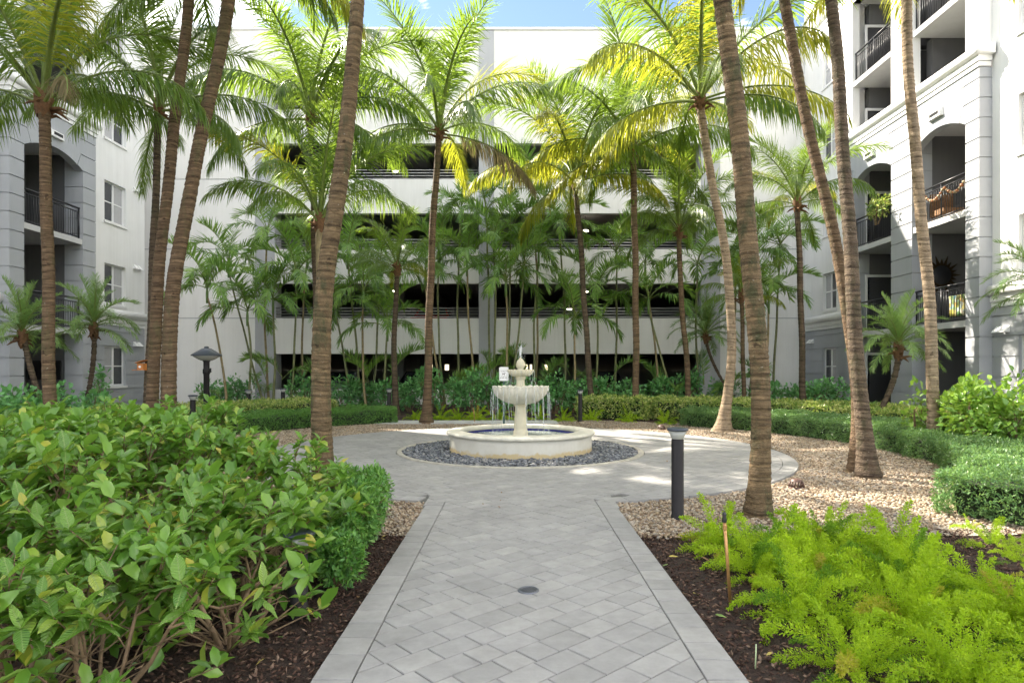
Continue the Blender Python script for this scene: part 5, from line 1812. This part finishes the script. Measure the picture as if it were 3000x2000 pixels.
ROWS = [(2.95, -1.72), (3.55, -1.55), (4.2, -1.66), (4.9, -1.88), (5.6, -1.95), (6.3, -2.45), (7.0, -3.5)]
si = 0
row_names = ['nearest row', 'second row', 'third row', 'fourth row', 'fifth row', 'sixth row', 'farthest row']
for ri, (y, xs) in enumerate(ROWS):
    x = xs
    ci = 0
    while x > -(VX / F) * y - 0.55:
        jx, jy = random.uniform(-0.16, 0.16), random.uniform(-0.2, 0.2)
        hgt = 0.56 + 0.42 * min(1, max(0, (-x - 1.6) / 1.7))
        hgt *= random.uniform(0.82, 1.08)
        bud = [85, 75, 50, 30, 14, 10, 8][ri]
        shrub('%s shrub from the walkway in the %s of the broad-leaved bed' % (ORD[ci], row_names[ri]), x + jx, y + jy, hgt, 0.62, 6, bud, 2000 + si)
        si += 1; ci += 1
        x -= 0.66


# --- clipped hedges: leaves on and just under the clipped surface, dark twiggy inside
def hedge_arc(label, r0, r1, a0, a1, h, n, mat, ll, seed, whorl=4, group=None, round_=0.12):
    mid = (a0 + a1) / 2
    root = thing('hedge', label, 'hedge', (CX + r0 * cos(mid), CY + r0 * sin(mid), 0), group)
    # inside
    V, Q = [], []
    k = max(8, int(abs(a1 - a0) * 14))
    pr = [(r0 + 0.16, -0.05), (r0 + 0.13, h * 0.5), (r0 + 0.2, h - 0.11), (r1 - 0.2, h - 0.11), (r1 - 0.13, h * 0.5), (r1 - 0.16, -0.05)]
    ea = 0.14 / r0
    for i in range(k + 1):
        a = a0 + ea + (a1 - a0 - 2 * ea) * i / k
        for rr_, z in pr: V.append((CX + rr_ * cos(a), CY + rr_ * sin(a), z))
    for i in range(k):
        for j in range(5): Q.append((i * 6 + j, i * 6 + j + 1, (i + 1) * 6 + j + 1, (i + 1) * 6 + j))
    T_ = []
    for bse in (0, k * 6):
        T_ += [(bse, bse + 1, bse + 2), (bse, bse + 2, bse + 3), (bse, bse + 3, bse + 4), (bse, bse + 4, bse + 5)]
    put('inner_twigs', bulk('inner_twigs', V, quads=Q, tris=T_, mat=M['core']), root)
    # surface samples
    w = r1 - r0
    per = h * 2 + w
    ends = 0.12
    u = rng.uniform(0, per, n)
    a = rng.uniform(a0, a1, n)
    isend = rng.random(n) < min(0.3, (2 * h * w) / (abs(a1 - a0) * r0 * per))
    rad = np.where(u < h, r0, np.where(u < h + w, r0 + (u - h), r1))
    z = np.where(u < h, u, np.where(u < h + w, h, per - u))
    nr_ = np.where(u < h, -1.0, np.where(u < h + w, 0.0, 1.0)); nz = np.where((u >= h) & (u < h + w), 1.0, 0.0)
    nt_ = np.zeros(n)
    rad = np.where(isend, rng.uniform(r0, r1, n), rad); z = np.where(isend, rng.uniform(0, h, n), z)
    which = rng.random(n) < 0.5
    a = np.where(isend, np.where(which, a0, a1), a)
    nt_ = np.where(isend, np.where(which, -1.0, 1.0), 0); nr_ = np.where(isend, 0, nr_); nz = np.where(isend, 0, nz)
    lump = 0.035 * np.sin(a * r0 * 5.3 + seed) + 0.03 * np.sin(rad * 6.1 + a * r0 * 2.2) + 0.02 * np.sin(a * r0 * 13 + z * 15)
    dep = lump - np.abs(rng.normal(0, 0.045, n))
    # rounded shoulders
    top_e = np.minimum(rad - r0, r1 - rad)
    z = z - np.where(nz > 0.5, round_ * 0.5 * np.exp(-np.maximum(top_e, 0) / 0.07), 0)
    ps = np.stack([CX + (rad + nr_ * dep) * np.cos(a) - nt_ * dep * np.sin(a), CY + (rad + nr_ * dep) * np.sin(a) + nt_ * dep * np.cos(a), np.maximum(0.02, z + nz * dep)], 1)
    nv = np.stack([nr_ * np.cos(a) - nt_ * np.sin(a), nr_ * np.sin(a) + nt_ * np.cos(a), nz + 0.35], 1)
    tip = np.repeat(nrm(nv + rng.normal(0, 0.45, (n, 3))), whorl, 0)
    pos = np.repeat(ps, whorl, 0) + rng.normal(0, ll * 0.25, (n * whorl, 3))
    ax = nrm(tip * rng.uniform(0.2, 1.0, (n * whorl, 1)) + rng.normal(0, 0.75, (n * whorl, 3)))
    up = nrm(tip + rng.normal(0, 0.5, (n * whorl, 3)))
    L = ll * rng.uniform(0.6, 1.25, n * whorl)
    me = leaf_cloud('foliage', pos, ax, up, L, L * 0.42, mat, simple=True)
    o = put('foliage', me, root); o['kind'] = 'stuff'
    return root


hedge_arc('clipped low hedge curving round the right gravel bed from the ferns to the near corner', 6.76, 8.4, radians(-50.5), radians(50), 0.43, 38000, M['hedge'], 0.042, 1, 4, 'clipped hedges round the plaza')
hedge_arc('clipped low hedge curving behind the left gravel bed', 7.0, 8.3, radians(119), radians(205), 0.42, 22000, M['small'], 0.042, 2, 4, 'clipped hedges round the plaza')
hedge_arc('bright variegated yellow-green hedge behind the right clipped hedge', 8.65, 10.3, radians(-2), radians(62), 0.60, 15000, M['gold'], 0.075, 3, 3, 'variegated hedges')
hedge_arc('variegated yellow-green hedge below the left building window', 8.5, 10.0, radians(128), radians(190), 0.60, 12000, M['gold'], 0.075, 4, 3, 'variegated hedges')
hedge_arc('low variegated shrubs behind the bollard right of the fountain', 8.1, 9.2, radians(62.5), radians(77), 0.62, 3600, M['gold'], 0.085, 5, 3, 'variegated hedges')


def bush(label, x, y, rx, ry, h, n, mat, ll, seed, name='shrub', ratio=0.55, group=None, simple=False, z0=0.0, lob=6):
    "loose shrub: stems and leaves gathered in lobes"
    g = np.random.default_rng(seed)
    root = thing(name, label, 'shrub', (x, y, 0), group)
    cen = np.stack([g.uniform(-0.75, 0.75, lob) * rx, g.uniform(-0.75, 0.75, lob) * ry, g.uniform(0.35, 0.78, lob) * h], 1)
    rad = g.uniform(0.32, 0.5, lob)[:, None] * np.array([[rx, ry, h * 0.85]])
    tw = MB()
    for c_ in cen:
        tw.tube([(c_[0] * 0.2, c_[1] * 0.2, -0.05), (c_[0] * 0.7, c_[1] * 0.6, c_[2] * 0.5), tuple(c_)], [0.018, 0.014, 0.006], 5, False)
        for k in range(3):
            q = c_ + g.normal(0, 0.3, 3) * np.array([rx, ry, h * 0.5])
            tw.tube([tuple(c_ * 0.6), tuple(c_), tuple(q)], [0.008, 0.007, 0.003], 4, False)
    o = bpy.data.objects.new('stems', tw.mesh('stems', M['twig'])); link(o, root)
    li = g.integers(0, lob, n)
    d = g.normal(0, 1, (n, 3)); d /= np.linalg.norm(d, axis=1, keepdims=True)
    rr_ = g.uniform(0.35, 1.0, (n, 1)) ** 0.45
    pos = cen[li] + d * rad[li] * rr_ * (1 + 0.12 * np.sin(d[:, :1] * 7 + li[:, None]))
    ok = pos[:, 2] > 0.03
    pos, d = pos[ok], d[ok]
    n = len(pos)
    ax = nrm(d + g.normal(0, 0.6, (n, 3)) + np.array([[0, 0, 0.25]]))
    up = nrm(np.array([[0, 0, 1.0]]) + d * 0.6 + g.normal(0, 0.35, (n, 3)))
    L = ll * g.uniform(0.65, 1.2, n)
    me = leaf_cloud('foliage', pos, ax, up, L, L * ratio, mat, simple=simple)
    o = bpy.data.objects.new('foliage', me); link(o, root); o['kind'] = 'stuff'
    return root


# dense small-leaved shrubs between the broad leaves and the walkway
for i, (x, y, h) in enumerate([(-1.30, 4.55, 0.44), (-1.34, 5.05, 0.52), (-1.38, 5.55, 0.56), (-1.42, 6.1, 0.54)]):
    bush('%s dense small-leaved shrub from the camera along the left walkway edge' % ORD[i], x, y, 0.27, 0.36, h, 4600, M['small'], 0.045, 40 + i, 'small_leaf_shrub', 0.5, 'small-leaved shrubs at the walkway', True, lob=9)

# dark green rounded-leaf shrubs along the garage foot
BK = [(640, 23.8), (700, 24.6), (880, 24.2), (945, 24.6), (1010, 23.8), (1075, 24.5), (1135, 23.6), (1200, 23.2), (1262, 22.6), (1325, 22.2), (1385, 22.0), (1440, 21.8), (1500, 21.6), (1560, 21.8), (1625, 22.2), (1690, 22.8), (1750, 23.4), (1815, 23.2), (1880, 23.6), (1940, 23.2), (2010, 24.0), (2110, 24.0), (2230, 22.5), (2300, 21.5), (2370, 21.0), (2420, 20.5)]
for i, (px, d) in enumerate(BK):
    x = (px - VX) * d / F
    h = [1.05, 1.2, 1.3, 1.1, 1.25, 1.0][i % 6] * (1.12 if 1200 < px < 1520 else 1.0)
    bush('%s shade shrub from the left in the green row at the garage foot' % ORD[i], x, d, 0.62, 0.55, h, 620, M['backshrub'], 0.15, 80 + i, 'shade_shrub', 0.55, 'green shrubs at the garage foot', lob=8)

# bright round-leaved shrubs before the right building, and shrubs at the left patio
CLU = [(2690, 11.6, 0.35, 1.15, 260, 'sparse bright round-leaved shrub left of the rightmost straight trunk'), (2790, 11.2, 0.40, 1.2, 420, 'bright round-leaved shrub just right of the rightmost straight trunk'),
       (2880, 10.4, 0.62, 1.3, 1300, 'large bright round-leaved shrub before the right building pier'), (2990, 10.2, 0.62, 1.35, 1300, 'large bright round-leaved shrub at the right picture edge')]
for i, (px, d, rx, h, n, lab) in enumerate(CLU):
    bush(lab, (px - VX) * d / F, d, rx, rx, h, n, M['clusia'], 0.115, 120 + i, 'round_leaf_shrub', 0.68, 'bright round-leaved shrubs', lob=9)
LS = [(30, 13.2, 0.8, 1.1, 900, 'leafy shrub at the left picture edge before the patio'), (130, 13.8, 0.7, 1.05, 800, 'leafy shrub before the patio behind the leftmost palm trunk'), (220, 14.6, 0.6, 0.95, 600, 'leafy shrub right of the leftmost palm trunk'), (283, 18.2, 0.32, 1.7, 260, 'upright shrub beside the grey pier under the left window')]
for i, (px, d, rx, h, n, lab) in enumerate(LS):
    bush(lab, (px - VX) * d / F, d, rx, rx, h, n, M['backshrub'], 0.14, 140 + i, 'shade_shrub', 0.6, 'shrubs before the left patio', lob=8)
bush('trailing flowering shrub in a pot hanging over the third-storey railing', 12.28, 21.5, 0.3, 0.75, 0.85, 520, M['gold'], 0.13, 150, 'balcony_plant', 0.4, lob=7).location.z = 6.45


# --- foxtail ferns
def plume(L, e0, bend, seed):
    g = np.random.default_rng(seed)
    K = 44
    s = np.linspace(0, 1, K)
    th = np.radians(e0 - bend * s ** 1.3)
    ds = L / (K - 1)
    C = np.stack([np.concatenate([[0], np.cumsum(np.cos(th[:-1]) * ds)]), g.uniform(-0.05, 0.05) * s * s, np.concatenate([[0], np.cumsum(np.sin(th[:-1]) * ds)])], 1)
    T3 = np.stack([np.cos(th), 0 * th, np.sin(th)], 1); N3 = np.stack([-np.sin(th), 0 * th, np.cos(th)], 1)
    pos, ax, ll = [], [], []
    for i in range(2, K):
        bl = 0.068 * sin(pi * (0.10 + 0.86 * s[i])) ** 0.7 * (1 - 0.35 * s[i])
        for j in range(4):
            a = g.uniform(0, 2 * pi)
            rad = nrm(np.array([0, 1.0, 0]) * cos(a) + N3[i] * sin(a) * 0.8)
            d = nrm(rad + T3[i] * 0.65)
            for k in range(4):
                f = (k + 0.6) / 4
                pos.append(C[i] + d * bl * f)
                ax.append(d + g.normal(0, 0.55, 3) + T3[i] * 0.3)
                ll.append(0.021 * g.uniform(0.7, 1.3))
    pos, ax, ll = np.array(pos), nrm(np.array(ax)), np.array(ll)
    up = nrm(g.normal(0, 1, ax.shape))
    me = leaf_cloud('plume', pos, ax, up, ll, ll * 0.42, M['fern'], simple=True, rnd=g.uniform(0, 0.5, len(ll)))
    return me


PLU = [[plume(0.47, e, bnd, 600 + 10 * i + k) for k in range(2)] for i, (e, bnd) in enumerate([(82, 30), (68, 60), (54, 82), (40, 95), (25, 90), (12, 60)])]


def fern(label, x, y, size, n, seed, group):
    g = random.Random(seed)
    root = thing('foxtail_fern', label, 'fern', (x, y, -0.02), group)
    n = int(n * 1.12)
    for i in range(n):
        s = i / max(1, n - 1)
        o = bpy.data.objects.new('plume', g.choice(PLU[min(5, int(s * 5.6))])); link(o, root)
        az = i * 2.39996 + g.uniform(-0.4, 0.4)
        rr_ = 0.11 * sqrt(s) * size / 1.0
        o.location = (rr_ * cos(az), rr_ * sin(az), 0)
        o.rotation_euler = (g.uniform(-0.15, 0.15), g.uniform(-0.15, 0.15), az)
        k = size * 0.95 * g.uniform(0.55, 1.2)
        u = g.random()
        if u < 0.20:
            o.material_slots[0].link = 'OBJECT'; o.material_slots[0].material = M['fern_yellow'] if u < 0.05 else M['fern_dark']
        o.scale = (k, k, k)
    return root


FN = [(1.78, 5.42, 0.92, 26, 'foxtail fern at the back left of the bright bed, nearest the bollard'), (2.3, 5.25, 0.85, 24, 'foxtail fern at the back of the bright bed below the thick ringed trunk'),
      (2.65, 5.35, 1.08, 34, 'tallest foxtail fern at the back of the bright bed'), (2.98, 4.92, 0.98, 32, 'foxtail fern at the back right of the bright bed'),
      (1.80, 4.72, 0.95, 24, 'foxtail fern beside the copper sprinkler riser'), (2.25, 4.65, 1.0, 32, 'large foxtail fern in the middle of the bright bed'),
      (2.72, 4.40, 1.0, 34, 'large foxtail fern right of the middle of the bright bed'), (2.98, 4.05, 0.78, 26, 'foxtail fern at the right of the bright bed beside bare mulch'),
      (1.78, 3.95, 1.0, 28, 'foxtail fern at the walkway edge before the copper riser'), (2.35, 3.75, 1.05, 28, 'foxtail fern one in from the walkway in the near bed'),
      (2.95, 3.70, 1.05, 28, 'foxtail fern two in from the walkway in the near bed'), (3.05, 3.45, 0.9, 26, 'foxtail fern at the right of the near bed'),
      (1.72, 3.20, 0.95, 24, 'nearest foxtail fern at the walkway edge'), (2.15, 3.05, 0.95, 26, 'nearest foxtail fern one in from the walkway'), (2.65, 2.95, 1.0, 28, 'nearest foxtail fern at the bottom right corner'),
      (4.15, 5.5, 0.62, 12, 'small yellowish fern tuft alone on the mulch by the near hedge corner'), (3.98, 5.0, 0.5, 9, 'small thin fern tuft alone on the mulch at the right'), (4.35, 6.05, 0.4, 7, 'smallest fern tuft at the foot of the near hedge corner')]
for i, (x, y, s_, n, lab) in enumerate(FN):
    fern(lab, x, y, s_, n, 400 + i, 'foxtail ferns in the near right bed')
BF = [(1215, 19.4), (1290, 19.2), (1345, 19.3), (1400, 19.1), (1455, 19.3), (1520, 19.2), (1580, 19.2), (1650, 18.8), (1735, 18.9), (1840, 18.3), (1950, 17.8)]
for i, (px, d) in enumerate(BF):
    fern('%s fern from the left in the far row behind the fountain' % ORD[i], (px - VX) * d / F, d, 0.92, 16, 450 + i, 'far ferns behind the fountain')


# a few fallen leaves on paving, gravel and mulch
fl_m = [plain('fallen_leaf_brown', (0.20, 0.11, 0.05), 0.7), plain('fallen_leaf_yellow', (0.42, 0.33, 0.08), 0.6), plain('fallen_leaf_green', (0.14, 0.22, 0.05), 0.6)]
fl_me = [broad_leaf(50 + k) for k in range(3)]
gf = random.Random(5)
FL = []
for i in range(34):
    if i < 16: x, y, z = gf.uniform(1.2, 1.7), gf.uniform(2.9, 5.9), -0.012
    elif i < 24: x, y, z = gf.uniform(-1.5, -1.02), gf.uniform(2.9, 5.8), -0.012
    elif i < 30: x, y, z = gf.uniform(-0.8, 1.0), gf.uniform(3.2, 9.0), 0.008
    else: x, y, z = gf.uniform(2.0, 5.0), gf.uniform(7.0, 11.0), 0.02
    o = bpy.data.objects.new('fallen_leaf', fl_me[i % 3]); link(o)
    o.location = (x, y, z); L = gf.uniform(0.025, 0.06) if z > 0 else gf.uniform(0.04, 0.085)
    o.scale = (L, L, L); o.rotation_euler = (gf.uniform(-0.3, 0.3), gf.uniform(-0.2, 0.3), gf.uniform(0, 6.28))
    o.material_slots[0].link = 'OBJECT'; o.material_slots[0].material = fl_m[i % 3 if z < 0 else 0]
    FL.append((0 if i < 16 else 1 if i < 24 else 2 if i < 30 else 3, y, o))
where = ['mulch right of the walkway', 'mulch left of the walkway', 'paving', 'right gravel']
for k in range(4):
    for j, (_, _, o) in enumerate(sorted([q for q in FL if q[0] == k], key=lambda q: q[1])):
        tag(o, 'small fallen leaf on the %s, %s nearest the camera' % (where[k], ORD[j]), 'leaf', 'fallen leaves on the ground')
# ================================================================== lamps, signs, drains
BO = [(1985, 6.47, 'near dark bollard light on the right gravel by the walkway', 0.91), (1700, 18.5, 'bollard light behind the fountain to its right', 0.91), (1140, 19.6, 'bollard light in the shrubs left of the fountain', 0.91),
      (829, 20.0, 'bollard light just left of the thick mossy trunk', 0.91), (728, 18.6, 'far bollard light between the lamp post and the garage left column', 0.91), (565, 14.8, 'bollard light beside the lamp post', 0.91),
      (872, 3.96, 'bollard light buried among the broad-leaved shrubs', 0.50)]
for px, d, lab, h in BO:
    x = (px - VX) * d / F
    t_ = thing('bollard_light', lab, 'bollard light', (x, d, 0), 'bollard lights')
    c = (x, d, 0)
    mb = MB(); mb.lathe([(0.066, -0.05), (0.066, 0.02), (0.062, 0.022), (0.062, h - 0.125), (0.058, h - 0.118), (0.002, h - 0.118)], 24, c); mb.build('post', M['bollard'], t_)
    mb = MB(); mb.lathe([(0.055, h - 0.116), (0.064, h - 0.10), (0.092, h - 0.034), (0.002, h - 0.033)], 24, c); mb.build('lens', M['lens'], t_)
    mb = MB(); mb.lathe([(0.06, h - 0.031), (0.105, h - 0.031), (0.108, h - 0.020), (0.10, h - 0.006), (0.07, h), (0.002, h)], 24, c); mb.build('cap', M['lamp_cap'], t_)

# mushroom lamp post
x, y = (605 - VX) * 13.6 / F, 13.6
lp = thing('lamp_post', 'dark lamp post with wide shallow mushroom cap above the left hedge', 'lamp post', (x, y, 0))
c = (x, y, 0)
mb = MB(); mb.lathe([(0.10, -0.05), (0.10, 0.03), (0.062, 0.06), (0.06, 1.40), (0.075, 1.42), (0.075, 1.50), (0.062, 1.52), (0.062, 1.66), (0.085, 1.69), (0.002, 1.69)], 20, c); mb.build('post', M['bollard'], lp)
mb = MB(); mb.lathe([(0.10, 1.691), (0.15, 1.71), (0.26, 1.775), (0.265, 1.80), (0.002, 1.80)], 28, c); mb.build('lens', M['lens'], lp)
mb = MB(); mb.lathe([(0.305, 1.79), (0.31, 1.803), (0.29, 1.825), (0.10, 1.945), (0.05, 1.955), (0.045, 1.99), (0.002, 1.995)], 28, c); mb.build('cap', M['lamp_cap'], lp)
mb = MB(); mb.tube([(x + 0.07, y, 1.45), (x + 0.1, y - 0.02, 1.45), (x + 0.1, y - 0.02, 1.53)], 0.02, 6); mb.build('sensor', M['black'], lp)

# pet sign behind the fountain: plate, printed lines, dog picture
d = 17.3
s0 = P(1476, 1095, d)
sg = thing('pet_sign', 'small white pet notice sign on a post behind the fountain', 'sign', (s0[0], d, 0))
w, h = 0.125, 0.19
z = s0[2]
poly = []
for cx_, cz_, a0 in ((w - .03, h - .03, 0), (-w + .03, h - .03, 90), (-w + .03, -h + .03, 180), (w - .03, -h + .03, 270)):
    for q in range(0, 91, 30):
        poly.append((cx_ + .03 * cos(radians(a0 + q)), cz_ + .03 * sin(radians(a0 + q))))
to3 = lambda a, b_, n_: (s0[0] + a, d + n_, z + b_)
mb = MB(); mb.prism(poly, to3, 0.0, 0.006); pl = mb.build('plate', M['sign_white'], sg)
mb = MB()
for zz, ww in ((0.085, 0.09), (0.062, 0.06), (-0.065, 0.06), (-0.095, 0.10), (-0.115, 0.10)):
    k = int(ww * 2 / 0.016)
    for i in range(k):
        if (i * 7 + int(zz * 1000)) % 5 == 4: continue
        a = -ww + i * 0.016
        mb.box(s0[0] + a, s0[0] + a + 0.011, d - 0.003, d - 0.001, z + zz - 0.005, z + zz + 0.006)
mb.build('lettering', M['sign_ink'], pl)
dog = [(-0.04, -0.03), (-0.03, -0.03), (-0.028, -0.008), (0.012, -0.008), (0.014, -0.03), (0.024, -0.03), (0.026, 0.005), (0.034, 0.018), (0.048, 0.018), (0.048, 0.026), (0.036, 0.036), (0.026, 0.034), (0.018, 0.014), (-0.03, 0.012), (-0.044, 0.028), (-0.048, 0.024), (-0.038, 0.004)]
mb = MB(); mb.prism(dog, to3, -0.003, -0.001); mb.build('dog_picture', M['sign_ink'], pl)
mb = MB(); mb.box(s0[0] - 0.025, s0[0] + 0.025, d + 0.008, d + 0.05, -0.1, z + 0.15); mb.build('post', M['sign_post'], sg)

# round drain grate in the walkway
p = G(1548, 1728)
dg = thing('drain_grate', 'small round grey drain grate set in the walkway', 'drain', (p[0], p[1], 0))
mb = MB(); mb.lathe([(0.002, -0.004), (0.058, -0.004), (0.058, 0.007), (0.07, 0.007), (0.074, 0.001), (0.074, -0.004)], 32, (p[0], p[1], 0)); mb.build('ring', M['steel'], dg)
for k in range(-5, 6):
    u = k * 0.0105
    l = sqrt(0.058 ** 2 - u * u) - 0.001
    mb = MB(); mb.add([(p[0] + u - 0.003 + 0.25 * q, p[1] + q, zz) for zz in (-0.003, 0.006) for q in (-l, l) for _ in (0,)] + [(p[0] + u + 0.003 + 0.25 * q, p[1] + q, zz) for zz in (-0.003, 0.006) for q in (-l, l)],
                      [(2, 3, 7, 6), (0, 1, 3, 2), (4, 6, 7, 5), (0, 2, 6, 4), (1, 5, 7, 3)])
    mb.build('bar', M['steel'], dg)

# domed brown drain caps in the gravel
for px, py, lab in ((2333, 1424, 'brown domed drain cap in the gravel between the two right trunks'), (1938, 1256, 'brown domed drain cap in the far gravel behind the near right bollard')):
    p = G(px, py)
    t_ = thing('gravel_drain', lab, 'drain', (p[0], p[1], 0), 'domed drain caps')
    mb = MB(); mb.lathe([(0.075, 0.075), (0.065, 0.098), (0.04, 0.11), (0.002, 0.113)], 20, (p[0], p[1], -0.01)); mb.build('dome', M['brown_plastic'], t_)
    mb = MB(); mb.lathe([(0.10, -0.02), (0.10, 0.008), (0.094, 0.012), (0.09, -0.02)], 20, (p[0], p[1], -0.01)); mb.build('base_ring', M['brown_plastic'], t_)
    for k in range(14):
        a = 2 * pi * k / 14
        mb = MB(); mb.tube([(p[0] + 0.094 * cos(a), p[1] + 0.094 * sin(a), 0.0), (p[0] + 0.074 * cos(a), p[1] + 0.074 * sin(a), 0.066)], 0.009, 5); mb.build('rib', M['brown_plastic'], t_)

# sprinkler risers
for px, py, d, h, lab in ((2140, 1752, None, 0.50, 'copper sprinkler riser with black head standing in the bright ferns'), (1391, 1236, 18.2, 0.42, 'pale thin sprinkler riser in the far ferns left of the fountain'), (838, 1200, 19.5, 0.5, 'pale thin sprinkler riser by the left garage column')):
    p = G(px, py) if d is None else np.array([(px - VX) * d / F, d, 0])
    t_ = thing('sprinkler_riser', lab, 'sprinkler', (p[0], p[1], 0), 'sprinkler risers')
    x1 = p[0] - 0.04
    mb = MB(); mb.tube([(p[0], p[1], -0.05), (p[0] - 0.02, p[1], h * 0.5), (x1, p[1], h)], 0.011, 10); mb.build('pipe', M['copper'], t_)
    mb = MB(); mb.lathe([(0.015, 0), (0.017, 0.02), (0.012, 0.035), (0.014, 0.05), (0.010, 0.065), (0.002, 0.067)], 12, (x1, p[1], h)); mb.build('head', M['black'], t_)
    mb = MB(); mb.lathe([(0.0145, -0.05), (0.0145, -0.02)], 12, (x1 + 0.003, p[1], h)); mb.build('collar', M['copper'], t_)

# wooden bird house on the slim dark trunk
q = P(414, 1074, 13.45)
bh = thing('bird_house', 'small orange wooden bird house fixed to the slim dark trunk', 'bird house', tuple(q))
mb = MB(); mb.box(q[0] - 0.05, q[0] + 0.08, q[1] - 0.07, q[1] + 0.07, q[2] - 0.06, q[2] + 0.07); mb.build('box', M['orange_wood'], bh)
mb = MB(); mb.add([(q[0] - 0.08, q[1] - 0.10, q[2] + 0.072), (q[0] + 0.10, q[1] - 0.10, q[2] + 0.13), (q[0] + 0.10, q[1] + 0.10, q[2] + 0.13), (q[0] - 0.08, q[1] + 0.10, q[2] + 0.072),
                  (q[0] - 0.08, q[1] - 0.10, q[2] + 0.087), (q[0] + 0.10, q[1] - 0.10, q[2] + 0.145), (q[0] + 0.10, q[1] + 0.10, q[2] + 0.145), (q[0] - 0.08, q[1] + 0.10, q[2] + 0.087)],
                 [(3, 2, 1, 0), (4, 5, 6, 7), (0, 1, 5, 4), (1, 2, 6, 5), (2, 3, 7, 6), (3, 0, 4, 7)]); mb.build('roof', M['orange_wood'], bh)
mb = MB(); mb.box(q[0] - 0.15, q[0] + 0.10, q[1] - 0.09, q[1] + 0.09, q[2] - 0.075, q[2] - 0.062); mb.build('tray', M['orange_wood'], bh)
mb = MB(); mb.tube([(q[0] + 0.01, q[1] - 0.0715, q[2]), (q[0] + 0.01, q[1] - 0.075, q[2])], 0.026, 14); mb.build('entrance_hole', M['sign_white'], bh)

# thin plant stake by the walkway
p = G(2213, 1940)
mb = MB(); mb.tube([(p[0], p[1], -0.03), (p[0] + 0.004, p[1], 0.095)], [0.004, 0.003], 6)
o = mb.build('plant_stake', plain('pale_green_stake', (0.45, 0.55, 0.32), 0.5)); tag(o, 'short pale green stake standing in the mulch by the walkway', 'stake')
